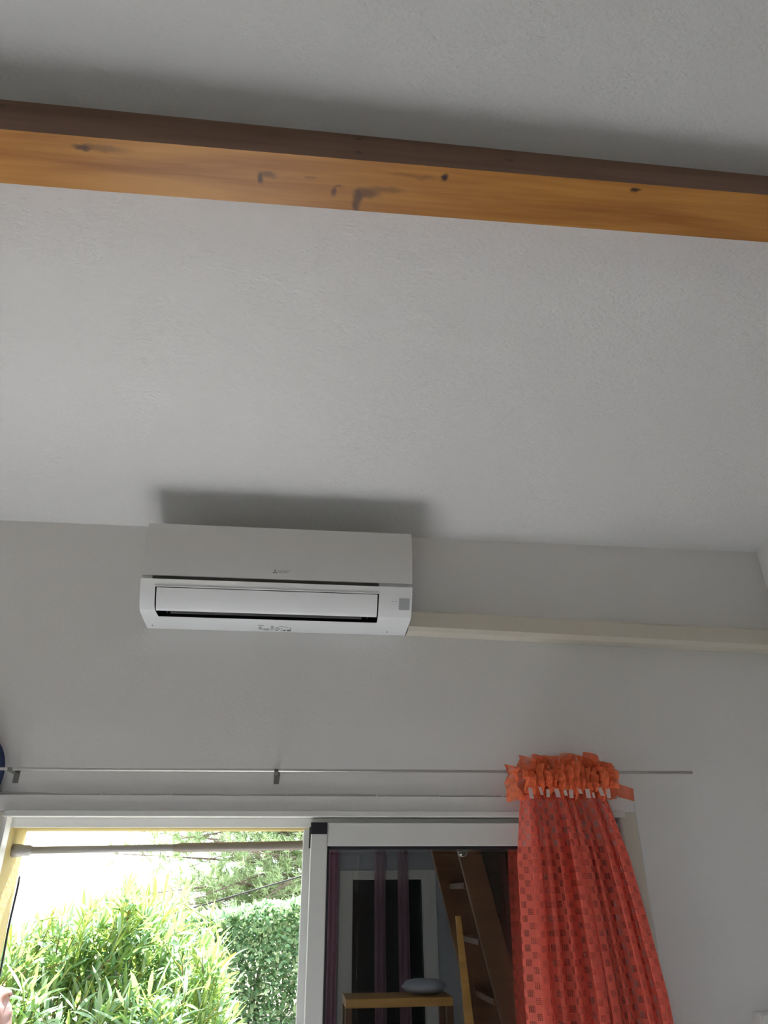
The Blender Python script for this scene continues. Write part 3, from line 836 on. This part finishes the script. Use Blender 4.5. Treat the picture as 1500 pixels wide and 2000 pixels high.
# --- oleander just outside the doorway
ole = empty('oleander_bush', (-.75, 1.55, -.02)); tag(ole, 'oleander bush with long narrow leaves right outside the open doorway', 'bush')
def ole_top(x):
    pts = [(-2.2, 1.70), (-1.5, 1.74), (-1.15, 1.78), (-.95, 1.86), (-.76, 1.94), (-.60, 1.93), (-.47, 1.86), (-.36, 1.78), (-.27, 1.66), (-.22, 1.50), (-.18, 1.2), (-.16, .8)]
    for (x0, z0), (x1, z1) in zip(pts, pts[1:]):
        if x0 <= x <= x1: return z0+(z1-z0)*(x-x0)/(x1-x0)
    return .5
shapes = [leaf_shape(1, .145, b, f, 4, .8) for b, f in ((.25, .5), (.6, .35), (-.1, .6), (1.0, .3))]
rnd = random.Random(11); spots = []
stems = MB()
for k in range(1250):
    x = rnd.uniform(-2.1, -.20); top = ole_top(x)
    y = 1.05 + abs(rnd.gauss(0, .40)) + .35*max(0, (x+.45))
    zt_ = top - .10 - rnd.random()**1.3*.85 + .10*min(1, (y-1.0))
    lean = Vector((.34+rnd.gauss(0, .28), -.25+rnd.gauss(0, .30), 1.0+rnd.random()*.5))
    if rnd.random() < .25: lean = Vector((rnd.gauss(.2, .6), rnd.gauss(-.7, .3), rnd.uniform(.1, .7)))
    lean.normalize()
    tip = Vector((x, y, zt_)); ln = rnd.uniform(.12, .26)
    stems.tube([tip-lean*ln*1.0, tip-lean*ln*.4, tip], [.0030, .0026, .0018], 5, mi=0 if rnd.random() < .2 else 1)
    nl = rnd.randint(7, 12)
    yellow = rnd.random()
    for q in range(nl):
        s = q/nl; base = tip-lean*ln*(1-s)
        az = q*2.4+rnd.random(); spread = .95-.62*s+rnd.gauss(0, .12)
        p1 = lean.orthogonal().normalized(); p2 = lean.cross(p1)
        d = lean*cos(spread)+(p1*cos(az)+p2*sin(az))*sin(spread); d.z += .05
        L = rnd.uniform(.085, .150)*(1-.25*s)
        r_ = rnd.random()
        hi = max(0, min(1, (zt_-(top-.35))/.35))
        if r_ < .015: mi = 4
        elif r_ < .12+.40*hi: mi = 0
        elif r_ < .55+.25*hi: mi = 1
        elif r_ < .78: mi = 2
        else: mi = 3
        spots.append((base, d, rnd.uniform(-.7, .7), L, rnd.randint(0, 3), mi))
for k in range(46):
    x = rnd.uniform(-1.05, -.34); tip = Vector((x, rnd.uniform(.84, .98), rnd.uniform(1.25, 1.58)))
    lean = Vector((rnd.gauss(.25, .35), rnd.gauss(-.35, .2), rnd.uniform(.5, 1.0))).normalized(); ln = .12
    stems.tube([tip-lean*ln*1.2+Vector((0, .06, 0)), tip-lean*ln*.5, tip], [.003, .0026, .0018], 5, mi=1)
    p1 = lean.orthogonal().normalized(); p2 = lean.cross(p1)
    for q in range(8):
        sq = q/8; az = q*2.4+rnd.random(); spread = 1.15-.75*sq
        d = lean*cos(spread)+(p1*cos(az)+p2*sin(az))*sin(spread)
        spots.append((tip-lean*ln*(1-sq), d, rnd.uniform(-.7, .7), rnd.uniform(.12, .165)*(1-.3*sq), rnd.randint(0, 3), rnd.choice((0, 1, 1, 3, 3, 3))))
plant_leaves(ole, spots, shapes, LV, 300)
M['stem_green'] = mat('green_stem', (.20, .26, .07), .6)
o = local(stems.build('stems', [M['bark'], M['stem_green']], ole, smooth=True, recalc=False), ole); o['kind'] = 'stuff'
for k in range(16):
    mb = MB(); x = rnd.uniform(-1.7, -.35); y = rnd.uniform(1.45, 2.0); b0 = Vector((-.75+(x+.75)*.35, 1.55+(y-1.55)*.4, -.02))
    e = Vector((x, y, ole_top(x)-.35)); mid = (b0+e)/2+Vector((rnd.gauss(0, .06), rnd.gauss(0, .06), 0))
    mb.tube([b0, mid, e], [.016, .012, .006], 7); local(mb.build('branch', M['bark'], ole, smooth=True), ole)

# --- clipped hedge behind it
hg = empty('hedge', (.6, 2.95, -.02)); tag(hg, 'clipped green hedge of small oval leaves behind the oleander', 'hedge')
shapes = [leaf_shape(1, .50, b, f, 3, .75) for b, f in ((.3, .3), (.7, .2), (0, .4))]
rnd = random.Random(5); spots = []
def hedge_top(x): return 1.80 + .035*noise.noise(Vector((x*4.5, 0, 3))) + .02*noise.noise(Vector((x*13, 0, 7))) - .10*max(0, -.05-x)**1.0*1.2
for k in range(42000):
    x = rnd.uniform(-.75, 1.6); front = rnd.random() < .74
    tp = hedge_top(x)
    if front:
        z = tp - (rnd.random()**.9)*1.15; bump = .07*noise.noise(Vector((x*3, z*3, 0)))+.035*noise.noise(Vector((x*9, z*9, 4)))
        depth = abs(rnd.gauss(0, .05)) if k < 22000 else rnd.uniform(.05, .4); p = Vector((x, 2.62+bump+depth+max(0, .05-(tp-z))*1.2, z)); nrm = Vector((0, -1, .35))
    else:
        y = rnd.uniform(2.62, 3.3); p = Vector((x, y, tp - abs(rnd.gauss(0, .05)) + .02*noise.noise(Vector((x*8, y*8, 0))))); nrm = Vector((0, -.25, 1))
    # sparse hollow low down near the oleander
    if p.z < 1.46 and noise.noise(Vector((x*3.2, p.z*3.2, 2.5))) > .18+.5*max(0, x+.1): continue
    d = nrm*.55 + Vector((rnd.gauss(0, .7), rnd.gauss(0, .45), rnd.gauss(.05, .6)))
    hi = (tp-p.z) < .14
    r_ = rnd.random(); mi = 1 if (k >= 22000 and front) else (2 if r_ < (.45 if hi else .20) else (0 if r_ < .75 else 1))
    spots.append((p, d, rnd.gauss(0, .8), rnd.uniform(.030, .050), rnd.randint(0, 2), mi))
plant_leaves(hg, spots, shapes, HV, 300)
for k in range(26):
    mb = MB(); x = rnd.uniform(-.6, 2.1); b0 = Vector((x, 2.95, -.02)); e = Vector((x+rnd.gauss(0, .15), rnd.uniform(2.72, 3.1), rnd.uniform(1.3, 1.7)))
    mb.tube([b0, (b0+e)/2+Vector((rnd.gauss(0, .05), 0, 0)), e], [.014, .010, .004], 6); local(mb.build('branch', M['bark'], hg, smooth=True), hg)

# --- pine beyond
pn = empty('pine_tree', (.7, 13.0, -.02)); tag(pn, 'feathery pine tree standing far behind the hedge', 'tree')
rnd = random.Random(21)
mb = MB(); mb.tube([(.7, 13, -.02), (.65, 13, 1.5), (.8, 13.05, 3.4), (.75, 13, 6.2)], [.16, .14, .10, .03], 10); local(mb.build('trunk', M['bark'], pn, smooth=True), pn)
nd = MB()
for k in range(120):
    h = rnd.uniform(1.0, 5.2); az = rnd.uniform(0, 2*pi); reach = 4.3*(1-.40*abs(h-2.7)/3.2)*rnd.uniform(.55, 1)
    if k % 2 == 0: az = pi + rnd.gauss(0, .75)
    b0 = Vector((.7, 13, h)); tip = b0+Vector((cos(az)*reach, sin(az)*reach*.75, rnd.uniform(-.5, .7)))
    mid = (b0+tip)/2+Vector((0, 0, rnd.uniform(-.05, .35)))
    mb = MB(); mb.tube([b0, mid, tip], [.035, .020, .006], 5); local(mb.build('branch', M['bark'], pn, smooth=True), pn)
    for q in range(36):
        t = rnd.uniform(.22, 1.0); p = b0*(1-t)**2+mid*2*t*(1-t)+tip*t*t
        off = Vector((rnd.gauss(0, .20), rnd.gauss(0, .20), rnd.gauss(.03, .16))); c = p+off
        dr = (off+Vector((cos(az)*.25, sin(az)*.2, .18))).normalized()
        nd.tube([p, c], [.006, .003], 3, mi=2, cap=False)
        for w in range(20):
            d = (dr+Vector((rnd.gauss(0, .6), rnd.gauss(0, .6), rnd.gauss(0, .6)))).normalized(); L = rnd.uniform(.10, .19)
            sd = d.orthogonal().normalized()*.011; s0 = c+dr*rnd.uniform(-.08, .08)
            nd.add([s0-sd, s0+sd, s0+d*L], [(0, 1, 2)], 0 if w % 3 else 1)
o = local(nd.build('needles', [PINE[0], PINE[1], M['bark']], pn, recalc=False), pn); o['kind'] = 'stuff'

# --- overhead wire
mb = MB(); P0 = Vector((-7.9, 8.0, -.02)); P1 = Vector((3.19, 8.0, 2.87))
mb.tube([P0+(P1-P0)*t for t in [k/16 for k in range(17)]], .010, 6)
tag(mb.build('overhead_wire', M['black'], None, smooth=True), 'thin dark wire crossing in front of the distant pine', 'wire')

up = empty('guy_wire_pole', (3.26, 8.0, -.02)); tag(up, 'wooden pole in the garden that carries the thin dark wire', 'pole')
mb = MB(); mb.tube([(3.26, 8, -.021), (3.26, 8, 3.1)], [.07, .055], 12); local(mb.build('shaft', M['bark'], up, smooth=True), up)
mb = MB(); mb.tube([(3.26, 8, 2.83), (3.26, 8, 2.91)], .062, 12); local(mb.build('clamp', M['dark_metal'], up, smooth=True), up)

# ================================================================== BACK OF THE ROOM (seen as reflections in the glass)
fw = struct(empty('window_1', ((BX0+BX1)/2, WYB, 0)))
for q in ((BX0+.0005, BX0+.12), (BX1-.12, BX1-.0005)):
    mb = MB(); mb.box(q[0], q[1], WYB-.10, WYB+.02, .0, BZ-.0005); local(mb.build('stile', M['white_pvc'], fw, bevel=.004), fw)
for q in ((BZ-.075, BZ-.0008), (.0005, .12)):
    mb = MB(); mb.box(BX0+.1205, BX1-.1205, WYB-.095, WYB+.015, *q); local(mb.build('rail', M['white_pvc'], fw, bevel=.004), fw)
for a, b in ((BX0+.121, BX1-.121),):
    mb = MB(); mb.box(a, b, WYB-.06, WYB-.05, .1205, BZ-.0755); local(mb.build('pane', M['pane_dark'], fw), fw)
M['pink'] = sheer('pink_cloth', (.68, .38, .50), .93, .3)
def drape(name, x0, x1, y, zt_, label, nf):
    r = empty(name, ((x0+x1)/2, y, zt_)); tag(r, label, 'curtain')
    mb = MB(); n_ = nf*10
    for z in [zt_-k*(zt_-.05)/12 for k in range(13)]:
        for i in range(n_+1):
            u = i/n_; mb.v.append((x0+(x1-x0)*u, y+.03*sin(2*pi*nf*u+.6*sin(z*3)), z))
    for j in range(12):
        for i in range(n_):
            a = j*(n_+1)+i; mb.f.append((a, a+1, a+n_+2, a+n_+1)); mb.m.append(0)
    local(mb.build('cloth', M['pink'], r, smooth=True, recalc=False), r)
    mb = MB(); mb.tube([(x0-.02, y, zt_+.005), (x1+.02, y, zt_+.005)], .009, 8); local(mb.build('heading_rod', M['steel'], r), r)
    return r
drape('pink_curtain', .27, .405, WYB+.10, 2.45, 'pink curtain left of the back window, seen reflected in the glass', 3)
M['pink'] = sheer('sheer_pink_cloth', (.56, .36, .46), .6, .3)
drape('pink_curtain', .94, 1.04, WYB+.10, 2.45, 'pale sheer pink curtain strip nearest the ladder, seen reflected before the back window', 2)
drape('pink_curtain', .73, .83, WYB+.10, 2.45, 'sheer pink curtain strip across the middle of the dark back window, seen reflected', 2)
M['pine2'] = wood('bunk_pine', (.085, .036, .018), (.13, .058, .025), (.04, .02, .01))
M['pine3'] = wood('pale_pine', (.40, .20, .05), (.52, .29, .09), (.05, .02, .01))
ld = empty('wooden_ladder', (1.0, -2.5, 0)); tag(ld, 'leaning pine loft ladder, seen reflected in the dark glass', 'ladder')
def slant(x0, z0, x1, z1, w, y0, y1, nm):
    mb = MB(); vv = [(x, y, z) for (x, z) in ((x0, z0), (x0+w, z0), (x1+w, z1), (x1, z1)) for y in (y0, y1)]
    mb.add(vv, [(0, 2, 4, 6), (1, 7, 5, 3), (0, 1, 3, 2), (2, 3, 5, 4), (4, 5, 7, 6), (6, 7, 1, 0)])
    return local(mb.build(nm, M['pine2'], ld, bevel=.004), ld)
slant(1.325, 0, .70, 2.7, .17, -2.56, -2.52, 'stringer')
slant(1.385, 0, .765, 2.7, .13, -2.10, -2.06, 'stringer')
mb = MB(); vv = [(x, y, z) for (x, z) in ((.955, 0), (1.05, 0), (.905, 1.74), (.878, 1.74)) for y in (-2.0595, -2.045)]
mb.add(vv, [(0, 2, 4, 6), (1, 7, 5, 3), (0, 1, 3, 2), (2, 3, 5, 4), (4, 5, 7, 6), (6, 7, 1, 0)]); local(mb.build('lit_edge_strip', M['pine3'], ld), ld)  # paler pine strip paints the light caught by the narrow edge
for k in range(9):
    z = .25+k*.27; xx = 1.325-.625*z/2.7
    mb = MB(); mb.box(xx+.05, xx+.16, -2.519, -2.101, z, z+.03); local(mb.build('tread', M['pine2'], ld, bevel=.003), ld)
wr_ = empty('wardrobe', (1.44, -3.2, 0)); tag(wr_, 'dark tall wardrobe behind the leaning ladder, seen reflected', 'wardrobe')
M['dark_wood'] = wood('dark_wood', (.030, .018, .014), (.05, .03, .022), (.02, .01, .01))
mb = MB(); mb.box(1.20, WX1-.004, -3.55, -3.00, .06, 2.3); mb.box(1.21, WX1-.01, -3.54, -3.02, 0, .06); local(mb.build('carcass', M['dark_wood'], wr_, bevel=.004), wr_)
for x0, x1 in ((1.205, 1.433), (1.437, WX1-.008)):
    mb = MB(); mb.box(x0, x1, -2.9995, -2.98, .07, 2.29); d_ = local(mb.build('door', M['dark_wood'], wr_, bevel=.004), wr_)
    mb = MB(); xk = x1-.03 if x0 < 1.3 else x0+.03; mb.lathe([(.006, 0), (.006, .015), (.013, .02), (.012, .03), (.003, .034)], (xk, -2.9798, 1.1), 'Y', 12)
    k_ = mb.build('knob', M['steel'], d_, smooth=True); k_.matrix_parent_inverse = Matrix.Translation(wr_.location).inverted()
tb = empty('wooden_shelf', (.6, -2.9, 0)); tag(tb, 'low pine shelf unit at the back of the room, seen reflected', 'shelf')
for z in (.30, .80, 1.26):
    mb = MB(); mb.box(.34, .98, -3.05, -2.75, z, z+.045); local(mb.build('shelf_board', M['pine3'], tb, bevel=.003), tb)
for x in (.34, .94):
    for y in (-3.045, -2.79):
        for (a, b) in ((0, .2995), (.3455, .7995), (.8455, 1.2595)):
            mb = MB(); mb.box(x, x+.04, y, y+.04, a, b); local(mb.build('post', M['pine2'], tb, bevel=.003), tb)
M['pillow'] = mat('pale_blue_pillow_cloth', (.40, .43, .52), .9)
mb = MB(); vv = []; ff = []
for j in range(9):
    for i in range(16):
        a = 2*pi*i/16; t = -1+2*j/8; rr = sqrt(max(0, 1-abs(t)**2.6))
        vv.append((.83+.14*t, -2.90+.10*rr*cos(a), 1.3055+.042+.042*rr*sin(a)))
for j in range(8):
    for i in range(16): ff.append((j*16+i, j*16+(i+1) % 16, (j+1)*16+(i+1) % 16, (j+1)*16+i))
mb.add(vv, ff); tag(mb.build('pillow', M['pillow'], None, smooth=True), 'pale blue pillow lying on top of the reflected pine shelf', 'pillow')

# ================================================================== PERSON (only the face reaches into the frame)
def skin_mat():
    m, nt, b, o = nodes_of('skin'); b.inputs['Base Color'].default_value = (.62, .36, .29, 1); b.inputs['Roughness'].default_value = .5
    b.inputs['Subsurface Weight'].default_value = .25; b.inputs['Subsurface Radius'].default_value = (.01, .004, .002)
    tc = nt.nodes.new('ShaderNodeTexCoord'); nz = nt.nodes.new('ShaderNodeTexNoise'); nz.inputs['Scale'].default_value = 35
    nt.links.new(tc.outputs['Object'], nz.inputs['Vector'])
    mx = nt.nodes.new('ShaderNodeMixRGB'); mx.inputs['Color1'].default_value = (.19, .11, .105, 1); mx.inputs['Color2'].default_value = (.16, .085, .08, 1)
    nt.links.new(nz.outputs['Fac'], mx.inputs['Fac']); nt.links.new(mx.outputs[0], b.inputs['Base Color'])
    return m
M['skin'] = skin_mat()
M['hair'] = mat('brown_hair', (.06, .035, .02), .6)
M['shirt'] = mat('grey_shirt_cloth', (.22, .25, .32), .9)
M['jeans'] = mat('blue_jeans_cloth', (.05, .07, .14), .9)
M['shoe'] = mat('dark_shoe', (.04, .035, .03), .6)
M['eye'] = mat('eye_white', (.75, .73, .70), .25)
M['lip'] = mat('lip', (.50, .20, .18), .45)
HSC = .9225
PX, PY = -.904, .52
pr = empty('person', (PX, PY, 0)); tag(pr, 'person outside in profile at the lower left edge, nose and chin tilted up', 'person')

def skin_build(name, joints, edges, m, parent, extra=None, sub=2, rootj=0):
    me = bpy.data.meshes.new(name+'_cage'); me.from_pydata([j[0] for j in joints], edges, [])
    o = bpy.data.objects.new(name+'_cage', me); COL.objects.link(o)
    sk = o.modifiers.new('skin', 'SKIN')
    for i, j in enumerate(joints):
        rr = j[1] if isinstance(j[1], tuple) else (j[1], j[1]); me.skin_vertices[0].data[i].radius = rr
        me.skin_vertices[0].data[i].use_root = (i == rootj)
    sd = o.modifiers.new('sub', 'SUBSURF'); sd.levels = sub; sd.render_levels = sub
    dg = bpy.context.evaluated_depsgraph_get(); ev = o.evaluated_get(dg)
    out = bpy.data.meshes.new_from_object(ev)
    bpy.data.objects.remove(o); bpy.data.meshes.remove(me)
    return out

# head: lofted levels in head space (x forward, z up, origin at the neck pivot), tilted back
def head_mesh():
    # level z, front x, back x, half width
    lev = [(-.235, .085, -.085, .105), (-.20, .050, -.075, .070), (-.15, .040, -.072, .058), (-.10, .036, -.070, .056), (-.065, .040, -.072, .056), (-.048, .046, -.074, .058), (-.040, .060, -.076, .059), (-.030, .070, -.078, .060), (-.018, .078, -.082, .062), (-.006, .084, -.086, .064),
           (.004, .086, -.088, .066), (.014, .088, -.090, .067), (.022, .0885, -.092, .068), (.029, .088, -.094, .069), (.036, .0885, -.096, .070), (.044, .0885, -.097, .071), (.052, .088, -.098, .072), (.062, .0865, -.099, .073), (.075, .085, -.100, .074), (.090, .083, -.101, .075),
           (.102, .0855, -.101, .076), (.115, .0885, -.101, .077), (.135, .0875, -.100, .077), (.160, .080, -.096, .073), (.180, .066, -.086, .064), (.196, .046, -.068, .050), (.206, .022, -.044, .030), (.209, .003, -.022, .010)]
    NA = 64; vv = []; mats = []; nl = len(lev)
    for (z, xf, xb, hw) in lev:
        cx = (xf+xb)/2; rx = (xf-xb)/2
        for k in range(NA):
            a = 2*pi*k/NA - pi; ca, sa = cos(a), sin(a)
            e = .82
            x = cx+rx*math.copysign(abs(ca)**e, ca); y = hw*math.copysign(abs(sa)**e, sa)
            if x > .02:
                # nose ridge, tip and wings
                t = max(0, min(1, (.098-z)/.062))
                if .036 <= z <= .098: 
                    A = .004+.025*t**1.15; w = .006+.007*t
                    x += A*exp(-(y/w)**2)
                elif .026 <= z < .036: x += (.033*((z-.026)/.010)**.55)*exp(-(y/.0125)**2)
                x += .006*exp(-((abs(y)-.014)/.006)**2-((z-.042)/.010)**2)
                # lips
                x += .0095*exp(-(y/.020)**2-((z-.015)/.0055)**2) + .0125*exp(-(y/.018)**2-((z+.002)/.0058)**2) - .004*exp(-(y/.022)**2-((z-.0075)/.003)**2) - .006*exp(-(y/.025)**2-((z+.018)/.006)**2) - .004*exp(-(y/.012)**2-((z-.026)/.004)**2)
                # eye hollows
                x -= .010*exp(-((abs(y)-.032)/.014)**2-((z-.090)/.012)**2)
                x += .004*exp(-((abs(y)-.030)/.022)**2-((z-.108)/.006)**2)
            vv.append((x, y, z))
    # denser levels come from linear subdivision below
    ff = []
    for j in range(nl-1):
        for k in range(NA):
            q = (k+1) % NA; ff.append((j*NA+k, j*NA+q, (j+1)*NA+q, (j+1)*NA+k))
    ff.append(tuple((nl-1)*NA+k for k in range(NA)))
    return vv, ff
hv_, hf_ = head_mesh()
tilt = radians(40)
NECK = Vector((PX-.015, PY, 1.601))
def head_pt(p):
    w = max(0, min(1, (p[2]+.15)/.10))        # neck base stays upright, head tilts back
    a = tilt*w; x, z = p[0]*1.17, p[2]*1.17
    return Vector((x*cos(a)-z*sin(a)*1.0, p[1]*1.17, x*sin(a)+z*cos(a))) + NECK
tmp = bpy.data.meshes.new('tmp'); tmp.from_pydata([head_pt(p) for p in hv_], [], hf_)
to = bpy.data.objects.new('tmp', tmp); COL.objects.link(to); sdm = to.modifiers.new('s', 'SUBSURF'); sdm.levels = 1; sdm.render_levels = 1
ev = to.evaluated_get(bpy.context.evaluated_depsgraph_get()); head_me = bpy.data.meshes.new_from_object(ev)
bpy.data.objects.remove(to); bpy.data.meshes.remove(tmp)
bm = bmesh.new(); bm.from_mesh(head_me)
# arms and hands of the same skin (standing, arms hanging)
def arm(side):
    s = side; y0 = PY+s*.21
    sh_ = Vector((PX-.02, PY+s*.19, 1.42)); el = Vector((PX-.03, y0+s*.05, 1.14)); wr = Vector((PX+.04, y0+s*.05, .90)); pm = Vector((PX+.065, y0+s*.05, .82))
    J = [(sh_, .048), ((sh_+el)/2, .045), (el, .038), ((el+wr)/2, .034), (wr, (.020, .028)), (wr+(pm-wr)*.5, (.018, .036)), (pm, (.016, .038))]
    return skin_build('arm', J, [(i, i+1) for i in range(len(J)-1)], None, None), wr, pm, s
for side in (-1, 1):
    me_, wr, pm, s = arm(side); bm.from_mesh(me_); bpy.data.meshes.remove(me_)
    dn = (pm-wr).normalized(); fx = Vector((dn.z, 0, -dn.x))*-1
    for k, (off, L) in enumerate(((-.027, .070), (-.009, .080), (.009, .074), (.027, .058))):
        b0 = pm+fx*off-dn*.015; cu_ = Vector((0, -s, 0))
        J = [(b0, .0095), (b0+dn*(.015+L*.40), .009), (b0+dn*(.015+L*.72)+cu_*.010, .0082), (b0+dn*(.015+L)+cu_*.026, .007)]
        me_ = skin_build('finger', J, [(0, 1), (1, 2), (2, 3)], None, None, sub=1); bm.from_mesh(me_); bpy.data.meshes.remove(me_)
    b0 = wr+dn*.03+fx*.02; J = [(b0, .012), (b0+dn*.03+fx*.028, .0105), (b0+dn*.06+fx*.040, .0085)]
    me_ = skin_build('thumb', J, [(0, 1), (1, 2)], None, None, sub=1); bm.from_mesh(me_); bpy.data.meshes.remove(me_)
bmesh.ops.recalc_face_normals(bm, faces=bm.faces)
for f in bm.faces: f.smooth = True; f.material_index = 0
bme = bpy.data.meshes.new('body'); bm.to_mesh(bme); bm.free(); bme.materials.clear(); bme.materials.append(M['skin'])
bpy.data.meshes.remove(head_me)
o = bpy.data.objects.new('body', bme); COL.objects.link(o); o.parent = pr; local(o, pr)
# nostrils, eyes, ears, hair
mb = MB()
for s in (-1, 1):
    c = head_pt((.1045, s*.0075, .0330)); ax1 = head_pt((.112, s*.0075, .0330))-c; ax1.normalize(); ax2 = Vector((0, 1, 0)); ax3 = ax1.cross(ax2)
    vv = []; ff = []
    for j in range(5):
        ph_ = pi*j/4
        for k in range(10):
            th = 2*pi*k/10; vv.append(c+ax1*.0052*sin(ph_)*cos(th)+ax2*.0034*sin(ph_)*sin(th)+ax3*.0026*cos(ph_))
    for j in range(4):
        for k in range(10): ff.append((j*10+k, j*10+(k+1) % 10, (j+1)*10+(k+1) % 10, (j+1)*10+k))
    mb.add(vv, ff)
M['nostril'] = mat('nostril', (.10, .03, .03), .8)
local(mb.build('nostrils', M['nostril'], pr, smooth=True), pr)
for s in (-1, 1):
    mb = MB(); c = head_pt((.0700, s*.032, .089))
    for (rad_, dx, mi) in ((.0118, 0, 0), (.0062, .0068, 1)):
        vv = []; ff = []; cc = c + (head_pt((.08, 0, .089))-head_pt((.07, 0, .089))).normalized()*dx
        for j in range(9):
            for k in range(14):
                ph_ = pi*j/8; th = 2*pi*k/14; vv.append(cc+Vector((sin(ph_)*cos(th), sin(ph_)*sin(th), cos(ph_)))*rad_)
        for j in range(8):
            for k in range(14): ff.append((j*14+k, j*14+(k+1) % 14, (j+1)*14+(k+1) % 14, (j+1)*14+k))
        mb.add(vv, ff, mi)
    local(mb.build('eye', [M['eye'], M['hair']], pr, smooth=True), pr)
    mb = MB(); vv = []; ff = []
    for j in range(9):
        for k in range(16):
            ph_ = pi*j/8; th = 2*pi*k/16
            x_ = .018*sin(ph_)*cos(th); z_ = .032*cos(ph_); y_ = .008*sin(ph_)*sin(th) - .004*exp(-((x_/.009)**2+(z_/.016)**2))
            vv.append(head_pt((-.012+x_-z_*.15, s*(.0785+y_+.25*max(0, -x_)), .070+z_)))
    for j in range(8):
        for k in range(16): ff.append((j*16+k, j*16+(k+1) % 16, (j+1)*16+(k+1) % 16, (j+1)*16+k))
    mb.add(vv, ff); local(mb.build('ear', M['skin'], pr, smooth=True), pr)
mb = MB(); vv = []; ff = []; NA = 40; NJ = 14
for j in range(NJ+1):
    for k in range(NA):
        az = 2*pi*k/NA; low = 1.12 - .62*cos(az) if cos(az) > 0 else 1.12+.75*abs(cos(az))
        ph_ = low*j/NJ; n1 = 1+.03*noise.noise(Vector((cos(az)*4, sin(az)*4, ph_*5)))
        vv.append(head_pt((-.006+.103*n1*sin(ph_)*cos(az), .084*n1*sin(ph_)*sin(az), .105+.116*n1*cos(ph_))))
for j in range(NJ):
    for k in range(NA): ff.append((j*NA+k, j*NA+(k+1) % NA, (j+1)*NA+(k+1) % NA, (j+1)*NA+k))
mb.add(vv, ff); o = local(mb.build('hair', M['hair'], pr, smooth=True), pr)
sol = o.modifiers.new('thick', 'SOLIDIFY'); sol.thickness = .006
# clothes
def clothes(name, J, E, m, sub=2):
    me_ = skin_build(name, J, E, None, None, sub=sub); me_.name = name; me_.materials.clear(); me_.materials.append(m)
    me_.polygons.foreach_set('use_smooth', [True]*len(me_.polygons))
    o_ = bpy.data.objects.new(name, me_); COL.objects.link(o_); o_.parent = pr; local(o_, pr); return o_
V = Vector
J = [(V((PX-.03, PY, .98)), (.175, .115)), (V((PX-.03, PY, 1.15)), (.165, .11)), (V((PX-.035, PY, 1.32)), (.185, .12)), (V((PX-.03, PY, 1.43)), (.12, .085)), (V((PX-.02, PY, 1.485)), (.075, .07))]
E_ = [(0, 1), (1, 2), (2, 3), (3, 4)]
for s in (-1, 1):
    b0 = len(J); J += [(V((PX-.02, PY+s*.155, 1.42)), .068), (V((PX-.028, PY+s*.225, 1.27)), .060), (V((PX-.03, PY+s*.245, 1.20)), .058)]
    E_ += [(3, b0), (b0, b0+1), (b0+1, b0+2)]
clothes('shirt', J, E_, M['shirt'])
J = [(V((PX-.03, PY, 1.0)), (.165, .11)), (V((PX-.03, PY, .92)), (.16, .11))]; E_ = [(0, 1)]
for s in (-1, 1):
    b0 = len(J); J += [(V((PX-.025, PY+s*.09, .80)), .085), (V((PX-.01, PY+s*.10, .50)), .066), (V((PX-.03, PY+s*.105, .25)), .058), (V((PX-.04, PY+s*.11, .085)), .052)]
    E_ += [(1, b0), (b0, b0+1), (b0+1, b0+2), (b0+2, b0+3)]
clothes('trousers', J, E_, M['jeans'])
for s in (-1, 1):
    mb = MB(); vv = []; ff = []
    for j in range(11):
        t = j/10; x_ = PX-.085+.275*t; w_ = .045*(sin(pi*min(.97, max(.06, t*.9+.06)))**.45); h_ = .085 if t < .35 else .085-.05*min(1, (t-.35)/.4)
        for k in range(12):
            a = 2*pi*k/12; vv.append((x_, PY+s*.11+w_*cos(a), .0005+(h_/2)*(1+max(-1, min(1, 1.15*sin(a))))))
    for j in range(10):
        for k in range(12): ff.append((j*12+k, j*12+(k+1) % 12, (j+1)*12+(k+1) % 12, (j+1)*12+k))
    ff += [tuple(range(12)), tuple(120+k for k in range(12))]
    mb.add(vv, ff); local(mb.build('shoe', M['shoe'], pr, smooth=True), pr)

pr.scale = (HSC, HSC, HSC)
